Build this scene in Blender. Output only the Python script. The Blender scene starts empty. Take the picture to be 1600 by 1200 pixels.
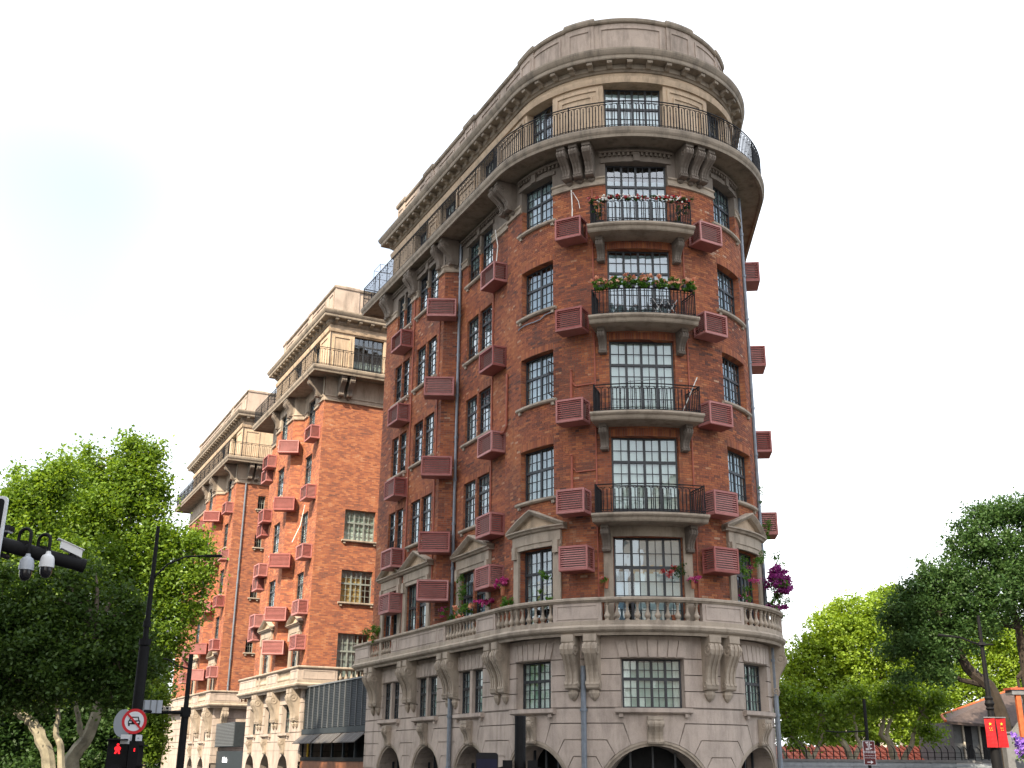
import bpy, bmesh, math, random
import numpy as np
from mathutils import Vector, Matrix
rnd = random.Random(11)
NR = np.random.default_rng(5)
S = bpy.context.scene
COL = S.collection
rad = math.radians

# ------------------------------------------------------------ camera, sky, sun
F_PX, PITCH, ROLL = 1700.7, 0.3321, 0.0093
CAMZ = 1.6
GROUND = -1.6
cam = bpy.data.cameras.new('camera'); camo = bpy.data.objects.new('camera', cam); COL.objects.link(camo)
cam.sensor_width = 36; cam.lens = F_PX/1600*36; cam.clip_end = 3000; cam.clip_start = .1
_fw = Vector((0, math.cos(PITCH), math.sin(PITCH))); _up = Vector((0, -math.sin(PITCH), math.cos(PITCH))); _rt = Vector((1, 0, 0))
_r = _rt*math.cos(ROLL)+_up*math.sin(ROLL); _u = -_rt*math.sin(ROLL)+_up*math.cos(ROLL)
camo.matrix_world = Matrix(((_r.x, _u.x, -_fw.x, 0), (_r.y, _u.y, -_fw.y, 0), (_r.z, _u.z, -_fw.z, CAMZ), (0, 0, 0, 1)))
S.camera = camo
SUNDIR = Vector((-.50, -1.0, 1.0)).normalized()
w = bpy.data.worlds.new('World'); S.world = w; w.use_nodes = True
nt = w.node_tree; nt.nodes.clear()
sky = nt.nodes.new('ShaderNodeTexSky'); sky.sky_type = 'NISHITA'; sky.sun_disc = False
sky.sun_elevation = math.asin(SUNDIR.z); sky.sun_rotation = math.atan2(SUNDIR.x, SUNDIR.y); sky.dust_density = 3; sky.air_density = 1.2
tc = nt.nodes.new('ShaderNodeTexCoord'); nz = nt.nodes.new('ShaderNodeTexNoise'); nz.inputs['Scale'].default_value = 1.4; nz.inputs['Detail'].default_value = 2; nz.inputs['Roughness'].default_value = .55
rp = nt.nodes.new('ShaderNodeValToRGB'); rp.color_ramp.elements[0].position = .37; rp.color_ramp.elements[0].color = (.20, .20, .20, 1); rp.color_ramp.elements[1].position = .74; rp.color_ramp.elements[1].color = (1, 1, 1, 1)
mx = nt.nodes.new('ShaderNodeMixRGB'); mx.inputs[2].default_value = (11.0, 11.15, 11.3, 1)
bg = nt.nodes.new('ShaderNodeBackground'); bg.inputs['Strength'].default_value = .105
wo = nt.nodes.new('ShaderNodeOutputWorld')
mpw = nt.nodes.new('ShaderNodeMapping'); mpw.inputs['Location'].default_value = (13.6, 7.2, 2.96); nt.links.new(tc.outputs['Generated'], mpw.inputs['Vector']); nt.links.new(mpw.outputs[0], nz.inputs['Vector']); nt.links.new(nz.outputs['Fac'], rp.inputs[0]); nt.links.new(rp.outputs[0], mx.inputs[0])
nt.links.new(sky.outputs[0], mx.inputs[1]); nt.links.new(mx.outputs[0], bg.inputs['Color']); nt.links.new(bg.outputs[0], wo.inputs['Surface'])
sl = bpy.data.lights.new('sun', 'SUN'); sl.energy = 4.1; sl.angle = rad(.6); sl.color = (1, .85, .64)
so = bpy.data.objects.new('sun', sl); COL.objects.link(so); so.rotation_euler = SUNDIR.to_track_quat('Z', 'Y').to_euler(); so.location = (-30, -60, 60)
S.view_settings.view_transform = 'Standard'; S.view_settings.look = 'None'; S.view_settings.gamma = 1; S.view_settings.exposure = 1.3
S.render.engine = 'CYCLES'; S.cycles.diffuse_bounces = 2

def at(px, py, Y):
    u = (px-800)/F_PX; v = -(py-600)/F_PX; c, s = math.cos(ROLL), math.sin(ROLL)
    u, v = u*c-v*s, u*s+v*c
    d = Vector((u, math.cos(PITCH)-v*math.sin(PITCH), math.sin(PITCH)+v*math.cos(PITCH)))
    return d*(Y/d.y)+Vector((0, 0, CAMZ))

# ------------------------------------------------------------ materials
MATS = {}
def nodes(name):
    m = bpy.data.materials.new(name); m.use_nodes = True; MATS[name] = m
    t = m.node_tree; b = t.nodes['Principled BSDF']
    return m, t, b
def N(t, typ, **kw):
    n = t.nodes.new(typ)
    for k, v in kw.items():
        if k in n.inputs: n.inputs[k].default_value = v
        else: setattr(n, k, v)
    return n
def ramp(t, stops):
    r = t.nodes.new('ShaderNodeValToRGB'); e = r.color_ramp.elements
    while len(e) < len(stops): e.new(.5)
    for x, (p, c) in zip(e, stops): x.position = p; x.color = (*c, 1)
    return r
def plain(name, col, rough=.6, metal=0., var=.18, scale=6., bump=.0, spec=.4, bscale=40.):
    m, t, b = nodes(name)
    g = N(t, 'ShaderNodeNewGeometry'); n = N(t, 'ShaderNodeTexNoise', Scale=scale, Detail=6., Roughness=.6)
    t.links.new(g.outputs['Position'], n.inputs['Vector'])
    lo = tuple(c*(1-var) for c in col); hi = tuple(min(1, c*(1+var)) for c in col)
    r = ramp(t, [(.3, lo), (.7, hi)]); t.links.new(n.outputs['Fac'], r.inputs[0]); t.links.new(r.outputs[0], b.inputs['Base Color'])
    b.inputs['Roughness'].default_value = rough; b.inputs['Metallic'].default_value = metal; b.inputs['Specular IOR Level'].default_value = spec
    if bump:
        n2 = N(t, 'ShaderNodeTexNoise', Scale=bscale, Detail=4.); t.links.new(g.outputs['Position'], n2.inputs['Vector'])
        bp = N(t, 'ShaderNodeBump', Strength=bump, Distance=.02); t.links.new(n2.outputs['Fac'], bp.inputs['Height']); t.links.new(bp.outputs[0], b.inputs['Normal'])
    return m
def stone(name, col, streak=.45, grime=(.10, .085, .07)):
    m, t, b = nodes(name)
    g = N(t, 'ShaderNodeNewGeometry')
    n = N(t, 'ShaderNodeTexNoise', Scale=1.3, Detail=8., Roughness=.65); t.links.new(g.outputs['Position'], n.inputs['Vector'])
    r = ramp(t, [(.28, tuple(c*.78 for c in col)), (.5, col), (.75, tuple(c*1.15 for c in col))]); t.links.new(n.outputs['Fac'], r.inputs[0])
    mp = N(t, 'ShaderNodeMapping'); mp.inputs['Scale'].default_value = (1.5, 1.5, .28); t.links.new(g.outputs['Position'], mp.inputs['Vector'])
    n2 = N(t, 'ShaderNodeTexNoise', Scale=1.6, Detail=7., Roughness=.7); t.links.new(mp.outputs[0], n2.inputs['Vector'])
    r2 = ramp(t, [(.47, (0, 0, 0)), (.72, (streak,)*3)]); t.links.new(n2.outputs['Fac'], r2.inputs[0])
    mix = N(t, 'ShaderNodeMixRGB'); mix.inputs[2].default_value = (*grime, 1); t.links.new(r2.outputs[0], mix.inputs[0]); t.links.new(r.outputs[0], mix.inputs[1])
    n3 = N(t, 'ShaderNodeTexNoise', Scale=45., Detail=5., Roughness=.7); t.links.new(g.outputs['Position'], n3.inputs['Vector'])
    m2 = N(t, 'ShaderNodeMixRGB', blend_type='OVERLAY'); m2.inputs[0].default_value = .28; t.links.new(mix.outputs[0], m2.inputs[1]); t.links.new(n3.outputs['Fac'], m2.inputs[2])
    t.links.new(m2.outputs[0], b.inputs['Base Color']); b.inputs['Roughness'].default_value = .85; b.inputs['Specular IOR Level'].default_value = .25
    bp = N(t, 'ShaderNodeBump', Strength=.35, Distance=.012); t.links.new(n3.outputs['Fac'], bp.inputs['Height']); t.links.new(bp.outputs[0], b.inputs['Normal'])
    return m
def faded(name, col):
    m = plain(name, col, .55, 0, .16, 1.6, spec=.3); t = m.node_tree; b = t.nodes['Principled BSDF']; src = b.inputs['Base Color'].links[0].from_socket
    oi = N(t, 'ShaderNodeObjectInfo'); hs = N(t, 'ShaderNodeHueSaturation'); mr = N(t, 'ShaderNodeMapRange'); mr.inputs['To Min'].default_value = .80; mr.inputs['To Max'].default_value = 1.22
    t.links.new(oi.outputs['Random'], mr.inputs['Value']); t.links.new(mr.outputs[0], hs.inputs['Value'])
    mr2 = N(t, 'ShaderNodeMapRange'); mr2.inputs['To Min'].default_value = 1.08; mr2.inputs['To Max'].default_value = .82; t.links.new(oi.outputs['Random'], mr2.inputs['Value']); t.links.new(mr2.outputs[0], hs.inputs['Saturation'])
    g = N(t, 'ShaderNodeNewGeometry'); mp = N(t, 'ShaderNodeMapping'); mp.inputs['Scale'].default_value = (5, 5, .8); t.links.new(g.outputs['Position'], mp.inputs['Vector'])
    n = N(t, 'ShaderNodeTexNoise', Scale=2.5, Detail=6., Roughness=.7); t.links.new(mp.outputs[0], n.inputs['Vector']); r = ramp(t, [(.55, (0, 0, 0)), (.8, (.45,)*3)]); t.links.new(n.outputs['Fac'], r.inputs[0])
    mx_ = N(t, 'ShaderNodeMixRGB'); mx_.inputs[2].default_value = (.14, .075, .06, 1); t.links.new(r.outputs[0], mx_.inputs[0]); t.links.new(src, hs.inputs['Color']); t.links.new(hs.outputs[0], mx_.inputs[1]); t.links.new(mx_.outputs[0], b.inputs['Base Color'])
BR = [(.0, (.108, .057, .048)), (.22, (.205, .074, .049)), (.5, (.320, .106, .056)), (.74, (.425, .155, .068)), (.92, (.43, .200, .108)), (1., (.46, .30, .21))]
def brickmat(name, src):
    m, t, b = nodes(name)
    if src == 'attr':
        a = N(t, 'ShaderNodeAttribute', attribute_name='tone'); o = a.outputs['Fac']
    else:
        a = N(t, 'ShaderNodeObjectInfo'); mr = N(t, 'ShaderNodeMapRange'); mr.inputs['To Min'].default_value = .22; mr.inputs['To Max'].default_value = .72
        t.links.new(a.outputs['Random'], mr.inputs['Value']); o = mr.outputs[0]
    g = N(t, 'ShaderNodeNewGeometry')
    n = N(t, 'ShaderNodeTexNoise', Scale=18., Detail=5.); t.links.new(g.outputs['Position'], n.inputs['Vector'])
    ad = N(t, 'ShaderNodeMath', operation='MULTIPLY_ADD'); ad.inputs[1].default_value = .30; t.links.new(n.outputs['Fac'], ad.inputs[0])
    sb = N(t, 'ShaderNodeMath', operation='SUBTRACT'); sb.inputs[1].default_value = .15; t.links.new(o, sb.inputs[0]); t.links.new(sb.outputs[0], ad.inputs[2])
    r = ramp(t, BR); t.links.new(ad.outputs[0], r.inputs[0])
    # soot and rain stains with a shape of their own
    n2 = N(t, 'ShaderNodeTexNoise', Scale=.8, Detail=6., Roughness=.65); t.links.new(g.outputs['Position'], n2.inputs['Vector'])
    r2 = ramp(t, [(.50, (0, 0, 0)), (.74, (.55,)*3)]); t.links.new(n2.outputs['Fac'], r2.inputs[0])
    mix = N(t, 'ShaderNodeMixRGB'); mix.inputs[2].default_value = (.085, .055, .048, 1); t.links.new(r2.outputs[0], mix.inputs[0]); t.links.new(r.outputs[0], mix.inputs[1])
    mp = N(t, 'ShaderNodeMapping'); mp.inputs['Scale'].default_value = (2.2, 2.2, .16); t.links.new(g.outputs['Position'], mp.inputs['Vector'])
    n4 = N(t, 'ShaderNodeTexNoise', Scale=1.5, Detail=6., Roughness=.65); t.links.new(mp.outputs[0], n4.inputs['Vector']); r4 = ramp(t, [(.52, (0, 0, 0)), (.75, (.42,)*3)]); t.links.new(n4.outputs['Fac'], r4.inputs[0])
    mx4 = N(t, 'ShaderNodeMixRGB'); mx4.inputs[2].default_value = (.11, .062, .05, 1); t.links.new(r4.outputs[0], mx4.inputs[0]); t.links.new(mix.outputs[0], mx4.inputs[1]); mix = mx4
    t.links.new(mix.outputs[0], b.inputs['Base Color']); b.inputs['Roughness'].default_value = .82; b.inputs['Specular IOR Level'].default_value = .25
    bp = N(t, 'ShaderNodeBump', Strength=.5, Distance=.01); n3 = N(t, 'ShaderNodeTexNoise', Scale=60.); t.links.new(g.outputs['Position'], n3.inputs['Vector']); t.links.new(n3.outputs['Fac'], bp.inputs['Height']); t.links.new(bp.outputs[0], b.inputs['Normal'])
    return m
brickmat('brick', 'attr'); brickmat('brick_single', 'obj')
def bricktex(name):
    m, t, b = nodes(name)
    uv = N(t, 'ShaderNodeUVMap')
    br = N(t, 'ShaderNodeTexBrick'); br.inputs['Scale'].default_value = 1; br.inputs['Brick Width'].default_value = .246; br.inputs['Row Height'].default_value = .077
    br.inputs['Mortar Size'].default_value = .006; br.inputs['Mortar Smooth'].default_value = .1; br.inputs['Bias'].default_value = 0
    br.inputs['Color1'].default_value = (0, 0, 0, 1); br.inputs['Color2'].default_value = (1, 1, 1, 1); br.inputs['Mortar'].default_value = (.5, .5, .5, 1)
    t.links.new(uv.outputs[0], br.inputs['Vector'])
    n = N(t, 'ShaderNodeTexNoise', Scale=1.1, Detail=7., Roughness=.7); t.links.new(uv.outputs[0], n.inputs['Vector'])
    ad = N(t, 'ShaderNodeMath', operation='MULTIPLY_ADD'); ad.inputs[1].default_value = .55; t.links.new(br.outputs['Color'], ad.inputs[0])
    nn = N(t, 'ShaderNodeMath', operation='MULTIPLY_ADD'); nn.inputs[1].default_value = 1.5; nn.inputs[2].default_value = -.50; t.links.new(n.outputs['Fac'], nn.inputs[0]); t.links.new(nn.outputs[0], ad.inputs[2])
    r = ramp(t, BR); t.links.new(ad.outputs[0], r.inputs[0])
    mix = N(t, 'ShaderNodeMixRGB'); mix.inputs[2].default_value = (.20, .13, .10, 1); t.links.new(br.outputs['Fac'], mix.inputs[0]); t.links.new(r.outputs[0], mix.inputs[1])
    t.links.new(mix.outputs[0], b.inputs['Base Color']); b.inputs['Roughness'].default_value = .85; b.inputs['Specular IOR Level'].default_value = .2
    bp = N(t, 'ShaderNodeBump', Strength=.6, Distance=.01); bp.invert = True; t.links.new(br.outputs['Fac'], bp.inputs['Height']); t.links.new(bp.outputs[0], b.inputs['Normal'])
    return m
bricktex('brick_far')
plain('mortar', (.20, .14, .11), .9, var=.3, scale=3)
stone('stone_base', (.45, .378, .328), .5); stone('stone_trim', (.385, .325, .262), .65); stone('stone_attic', (.50, .385, .275), .6); stone('stone_parapet', (.40, .33, .28), .75); stone('stone_upper', (.29, .245, .195), .75, (.075, .065, .055))  # stone_upper: darkened to stand in for shade under the overhangs, besides soot
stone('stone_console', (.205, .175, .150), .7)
plain('frame_metal', (.030, .034, .040), .45, .0, .2); plain('frame_green', (.20, .225, .21), .55); plain('iron', (.012, .012, .014), .6, spec=.2)
faded('maroon', (.37, .135, .125)); faded('maroon_slat', (.33, .115, .105)); plain('condenser', (.32, .32, .30), .5)
plain('pipe_grey', (.20, .23, .27), .4, .3); plain('pipe_red', (.33, .095, .06), .6); plain('cable_white', (.75, .74, .70), .6)
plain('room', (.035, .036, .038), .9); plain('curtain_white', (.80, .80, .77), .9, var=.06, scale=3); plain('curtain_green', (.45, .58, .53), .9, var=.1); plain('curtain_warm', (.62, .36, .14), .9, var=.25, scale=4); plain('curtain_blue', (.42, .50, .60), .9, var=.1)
plain('blind', (.33, .33, .34), .8, var=.1); plain('curtain_grey', (.50, .53, .55), .9, var=.12, scale=2); plain('curtain_sage', (.46, .52, .48), .9, var=.12, scale=2)
def glassmat(name, fac, tint):
    m, t, b = nodes(name); t.nodes.remove(b); out = t.nodes['Material Output']
    tr = N(t, 'ShaderNodeBsdfTransparent'); tr.inputs[0].default_value = (*tint, 1)
    gl = N(t, 'ShaderNodeBsdfGlossy'); gl.inputs['Roughness'].default_value = .02; gl.inputs[0].default_value = (.92, .96, 1, 1)
    lw = N(t, 'ShaderNodeFresnel', IOR=1.9); ad = N(t, 'ShaderNodeMath', operation='ADD', use_clamp=True); ad.inputs[1].default_value = fac; t.links.new(lw.outputs[0], ad.inputs[0])
    g = N(t, 'ShaderNodeNewGeometry'); n = N(t, 'ShaderNodeTexNoise', Scale=2.2, Detail=2.); t.links.new(g.outputs['Position'], n.inputs['Vector'])
    bp = N(t, 'ShaderNodeBump', Strength=.06, Distance=.05); t.links.new(n.outputs['Fac'], bp.inputs['Height']); t.links.new(bp.outputs[0], gl.inputs['Normal'])
    iv = N(t, 'ShaderNodeMath', operation='SUBTRACT'); iv.inputs[0].default_value = 1; t.links.new(g.outputs['Backfacing'], iv.inputs[1]); ml = N(t, 'ShaderNodeMath', operation='MULTIPLY'); t.links.new(ad.outputs[0], ml.inputs[0]); t.links.new(iv.outputs[0], ml.inputs[1])
    ms = N(t, 'ShaderNodeMixShader'); t.links.new(ml.outputs[0], ms.inputs[0]); t.links.new(tr.outputs[0], ms.inputs[1]); t.links.new(gl.outputs[0], ms.inputs[2]); t.links.new(ms.outputs[0], out.inputs['Surface'])
glassmat('glass', .03, (.86, .92, .91)); glassmat('glass_sky', .10, (.8, .88, .9)); glassmat('glass_flat', .08, (.8, .88, .9))
def leafmat(name, cols, trans=.4):
    m, t, b = nodes(name); out = t.nodes['Material Output']
    a = N(t, 'ShaderNodeAttribute', attribute_name='tone'); r = ramp(t, [(i/(len(cols)-1), c) for i, c in enumerate(cols)]); t.links.new(a.outputs['Fac'], r.inputs[0])
    t.links.new(r.outputs[0], b.inputs['Base Color']); b.inputs['Roughness'].default_value = .5; b.inputs['Specular IOR Level'].default_value = .3
    tl = N(t, 'ShaderNodeBsdfTranslucent'); hs = N(t, 'ShaderNodeHueSaturation', Hue=.485, Saturation=1.1, Value=1.5); t.links.new(r.outputs[0], hs.inputs['Color']); t.links.new(hs.outputs[0], tl.inputs[0])
    ms = N(t, 'ShaderNodeMixShader'); ms.inputs[0].default_value = trans; t.links.new(b.outputs[0], ms.inputs[1]); t.links.new(tl.outputs[0], ms.inputs[2]); t.links.new(ms.outputs[0], out.inputs['Surface'])
leafmat('leaf_plane', [(.075, .14, .020), (.15, .25, .034), (.25, .37, .060)]); leafmat('leaf_shade', [(.028, .060, .012), (.055, .105, .022), (.09, .15, .03)]); leafmat('leaf_cam_dark', [(.030, .075, .024), (.062, .125, .036), (.10, .18, .052)]); leafmat('leaf_camphor', [(.12, .20, .024), (.205, .31, .034), (.29, .40, .06)])  # leaf_shade: plane leaves with the shade put into their colour
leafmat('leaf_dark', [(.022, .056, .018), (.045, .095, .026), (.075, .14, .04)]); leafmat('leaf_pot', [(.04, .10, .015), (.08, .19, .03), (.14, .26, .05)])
leafmat('petal_orange', [(.60, .20, .11), (.74, .40, .25), (.80, .60, .45)], .25); leafmat('petal_purple', [(.17, .02, .12), (.27, .035, .20), (.36, .08, .28)], .3); leafmat('petal_pink', [(.36, .02, .14), (.50, .05, .22), (.58, .16, .30)], .3)
leafmat('petal_red', [(.45, .02, .03), (.5, .05, .05), (.62, .30, .28)], .1); leafmat('petal_violet', [(.22, .10, .5), (.32, .17, .62), (.42, .28, .7)], .3)
plain('bark', (.17, .14, .11), .9, var=.45, scale=5, bump=.6); plain('bark_pale', (.27, .245, .18), .85, var=.5, scale=2.4, bump=.3); plain('bark_dark', (.035, .027, .02), .9, var=.3)
plain('black_paint', (.009, .009, .010), .65, spec=.15); plain('white_plastic', (.62, .63, .64), .4, var=.05); plain('grey_plastic', (.34, .37, .41), .4, var=.05); plain('dome_dark', (.012, .012, .015), .12)
plain('sign_red', (.55, .012, .02), .45, var=.04); plain('sign_white', (.66, .68, .72), .5, var=.04); plain('sign_black', (.007, .007, .010), .5, spec=.2); plain('sign_blue', (.008, .009, .030), .5, spec=.2); plain('sign_brown', (.085, .012, .014), .5, var=.08)
plain('banner_red', (.36, .006, .010), .7, var=.08); plain('banner_yellow', (.80, .55, .05), .7); plain('metal_grey', (.17, .18, .19), .5, .2)
plain('louvre_dark', (.030, .038, .045), .55, spec=.2); plain('awning', (.085, .080, .078), .7, spec=.2); plain('wood', (.22, .085, .04), .6, var=.3, scale=3); plain('yellow_pipe', (.75, .48, .03), .5)
plain('asphalt', (.04, .04, .042), .9, var=.25, scale=3, bump=.3); plain('paving', (.045, .043, .042), .85, var=.2, scale=2); plain('kerb', (.36, .35, .33), .8); plain('lane_paint', (.75, .75, .72), .7)
plain('roof_tile', (.36, .085, .045), .8, var=.3, scale=9); plain('roof_brown', (.075, .055, .05), .8, var=.3, scale=6); plain('roof_grey', (.30, .26, .22), .85, var=.25, scale=8); plain('orange_timber', (.42, .10, .03), .6, var=.2)
plain('wall_grey', (.16, .165, .17), .8); plain('wall_cream', (.55, .50, .42), .85); plain('hoarding', (.26, .29, .32), .5, .2); plain('tower_wall', (.42, .39, .36), .8); plain('tower_glass', (.05, .06, .07), .2)
plain('planter', (.055, .055, .065), .6); plain('terracotta', (.36, .13, .07), .8); plain('bauble', (.8, .78, .72), .25, var=.3, scale=20)
def emit(name, col, s):
    m, t, b = nodes(name); b.inputs['Base Color'].default_value = (*col, 1); b.inputs['Emission Color'].default_value = (*col, 1); b.inputs['Emission Strength'].default_value = s
emit('red_lamp', (1, .012, .02), .55); emit('lit_sign', (.9, .93, 1), .45)

# ------------------------------------------------------------ scene-graph helpers
W = {}; CH = {}
def place(o, parent, M=Matrix()):
    W[o] = M
    if parent is not None: CH.setdefault(parent, []).append(o)
    if parent is not None:
        o.parent = parent; o.matrix_parent_inverse = Matrix(); o.matrix_basis = W[parent].inverted() @ M
    else: o.matrix_basis = M
def tag(o, label, cat, group=None):
    o['label'] = label; o['category'] = cat
    if group: o['group'] = group
    return o
def thing(name, label, cat, loc=(0, 0, 0), group=None, M=None):
    o = bpy.data.objects.new(name, None); COL.objects.link(o); o.empty_display_size = .3
    place(o, None, M if M is not None else Matrix.Translation(Vector(loc))); return tag(o, label, cat, group)
def mesh_from(name, V, F, mats, smooth=False, uv=None, mi=None, attr=None):
    me = bpy.data.meshes.new(name)
    me.from_pydata([tuple(v) for v in V], [], F)
    for m in (mats if isinstance(mats, (list, tuple)) else [mats]): me.materials.append(MATS[m])
    if mi is not None: me.polygons.foreach_set('material_index', mi)
    if smooth: me.polygons.foreach_set('use_smooth', [True]*len(F))
    if uv is not None:
        l = me.uv_layers.new(name='UVMap'); idx = np.zeros(len(me.loops), dtype=np.int32); me.loops.foreach_get('vertex_index', idx)
        l.data.foreach_set('uv', np.asarray(uv, dtype=np.float32)[idx].ravel())
    if attr is not None:
        a = me.attributes.new('tone', 'FLOAT', 'POINT'); a.data.foreach_set('value', np.asarray(attr, dtype=np.float32))
    me.update(); return me
def link(name, me, parent=None, M=Matrix(), kind=None):
    o = bpy.data.objects.new(name, me); COL.objects.link(o); place(o, parent, M)
    if kind: o['kind'] = kind
    return o
def copy_tree(o, parent, M):
    """copy a thing with its parts and sub-parts; M = new world matrix of the root"""
    c = o.copy(); COL.objects.link(c); place(c, parent, M)
    def rec(src, dst):
        for ch in list(CH.get(src, [])):
            k = ch.copy(); COL.objects.link(k); place(k, dst, W[dst] @ ch.matrix_basis)
            rec(ch, k)
    rec(o, c)
    return c

# ------------------------------------------------------------ the plan: one curved street front
CX, CY, R = 4.2835, 38.8531, 4.5597
PHI, TH = .0201, 1.1290
SL = R*TH; TR = 1.47; SR = R*TR        # the rounded prow turns further on its right side
C2 = Vector((CX, CY))
def _ax(th): a = PHI+th; return Vector((math.sin(a), -math.cos(a)))
def _tg(th): a = PHI+th; return Vector((math.cos(a), math.sin(a)))
class Prow:                       # u: along the front (0 = middle of the rounded prow, negative to the left), d: outward, z: up
    curved = True
    def __init__(s, zoff=0): s.zo = zoff
    def base(s, u):
        if u < -SL: n = _ax(-TH); t = _tg(-TH); return C2+n*R+t*(u+SL), t, n
        if u > SR: n = _ax(TR); t = _tg(TR); return C2+n*R+t*(u-SR), t, n
        n = _ax(u/R); return C2+n*R, _tg(u/R), n
    def P(s, u, d, z):
        p, t, n = s.base(u); p = p+n*d; return (p.x, p.y, z+s.zo)
    def cuts(s, u0, u1, step=.3):
        o = [u0]
        a, b = max(u0, -SL), min(u1, SR)
        if b > a:
            k = max(1, math.ceil((b-a)/step))
            o += [a+(b-a)*i/k for i in range(k+1)]
        o.append(u1); r = []
        for x in sorted(o):
            if not r or x-r[-1] > 1e-5: r.append(x)
        return r
    def M(s, u, d, z):            # local x = -u, y = outward, z = up
        p, t, n = s.base(u); p = p+n*d
        return Matrix(((-t.x, n.x, 0, p.x), (-t.y, n.y, 0, p.y), (0, 0, 1, z+s.zo), (0, 0, 0, 1)))
class Flat:
    curved = False
    def __init__(s, o, t, zoff=0): s.o = Vector(o); s.t = Vector(t).normalized(); s.n = Vector((s.t.y, -s.t.x)); s.zo = zoff
    def base(s, u): return s.o+s.t*u, s.t, s.n
    P = Prow.P; M = Prow.M
    def cuts(s, u0, u1, step=.3): return [u0, u1]
def tangent(fr, u, d=0): p, t, n = fr.base(u); return Flat(p+n*d, t, fr.zo)
FR = Prow()
L = lambda t: -(SL+t)             # t: metres along the straight left front
class G:
    def __init__(s): s.V = []; s.F = []; s.mi = []; s.m = 0
    def add(s, V, F):
        b = len(s.V); s.V += [tuple(v) for v in V]; s.F += [tuple(i+b for i in f) for f in F]; s.mi += [s.m]*len(F); return s
    def quadgrid(s, rows, closed=False):     # rows of equal-length point loops (each a closed ring)
        n = len(rows[0]); V = [p for r in rows for p in r]; F = []
        for i in range(len(rows)-1):
            for j in range(n):
                k = (j+1) % n; F.append((i*n+j, i*n+k, (i+1)*n+k, (i+1)*n+j))
        F.append(tuple(range(n-1, -1, -1))); F.append(tuple((len(rows)-1)*n+j for j in range(n)))
        return s.add(V, F)
    def box(s, fr, u0, u1, d0, d1, z0, z1):
        return s.quadgrid([[fr.P(u, d0, z0), fr.P(u, d1, z0), fr.P(u, d1, z1), fr.P(u, d0, z1)] for u in fr.cuts(u0, u1)])
    def sweep(s, fr, u0, u1, prof, step=.2):
        return s.quadgrid([[fr.P(u, d, z) for d, z in prof] for u in fr.cuts(u0, u1, step)])
    def wbox(s, c, h):
        x, y, z = c; a, b, e = h
        return s.add([(x+i*a, y+j*b, z+k*e) for i in (-1, 1) for j in (-1, 1) for k in (-1, 1)], [(0, 1, 3, 2), (4, 6, 7, 5), (0, 4, 5, 1), (2, 3, 7, 6), (0, 2, 6, 4), (1, 5, 7, 3)])
    def tube(s, pts, r, n=6):
        pts = [Vector(p) for p in pts]; rr = r if isinstance(r, (list, tuple)) else [r]*len(pts); rows = []
        prev = None
        for i, p in enumerate(pts):
            a = pts[max(0, i-1)]; b = pts[min(len(pts)-1, i+1)]; d = (b-a).normalized()
            if prev is None: x = d.orthogonal().normalized()
            else: x = (prev-d*prev.dot(d)).normalized()
            prev = x; y = d.cross(x)
            rows.append([p+(x*math.cos(2*math.pi*k/n)+y*math.sin(2*math.pi*k/n))*rr[i] for k in range(n)])
        return s.quadgrid(rows)
    def lathe(s, prof, c=(0, 0, 0), n=10):
        return s.quadgrid([[(c[0]+r*math.cos(2*math.pi*k/n), c[1]+r*math.sin(2*math.pi*k/n), c[2]+z) for k in range(n)] for r, z in prof])
    def poly(s, fr, pts, d0, d1, step=.3):
        bm = bmesh.new(); vs = [bm.verts.new((u, 0, z)) for u, z in pts]; bm.faces.new(vs)
        if fr.curved:
            us = [p[0] for p in pts]
            for c in fr.cuts(min(us), max(us), step)[1:-1]:
                bmesh.ops.bisect_plane(bm, geom=bm.verts[:]+bm.edges[:]+bm.faces[:], plane_co=(c, 0, 0), plane_no=(1, 0, 0))
        r = bmesh.ops.extrude_face_region(bm, geom=bm.faces[:])
        for v in r['geom']:
            if isinstance(v, bmesh.types.BMVert): v.co.y = 1
        bm.verts.index_update()
        s.add([fr.P(v.co.x, d1 if v.co.y > .5 else d0, v.co.z) for v in bm.verts], [tuple(v.index for v in f.verts) for f in bm.faces]); bm.free(); return s
    def prism(s, pts, x0, x1):   # (y,z) outline extruded along local x
        n = len(pts); return s.quadgrid([[(x0, y, z) for y, z in pts], [(x1, y, z) for y, z in pts]])
    def obj(s, name, mat, parent=None, M=Matrix(), smooth=False, kind=None, uv=None):
        me = s.mesh(name, mat, smooth, uv); return link(name, me, parent, M, kind)
    def mesh(s, name, mat, smooth=False, uv=None):
        me = mesh_from(name, s.V, s.F, mat, smooth, uv, s.mi if isinstance(mat, (list, tuple)) else None)
        bm = bmesh.new(); bm.from_mesh(me); bmesh.ops.recalc_face_normals(bm, faces=bm.faces[:]); bm.to_mesh(me); bm.free()
        if smooth:
            try: me.set_sharp_from_angle(angle=rad(38))
            except Exception: pass
        return me
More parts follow.
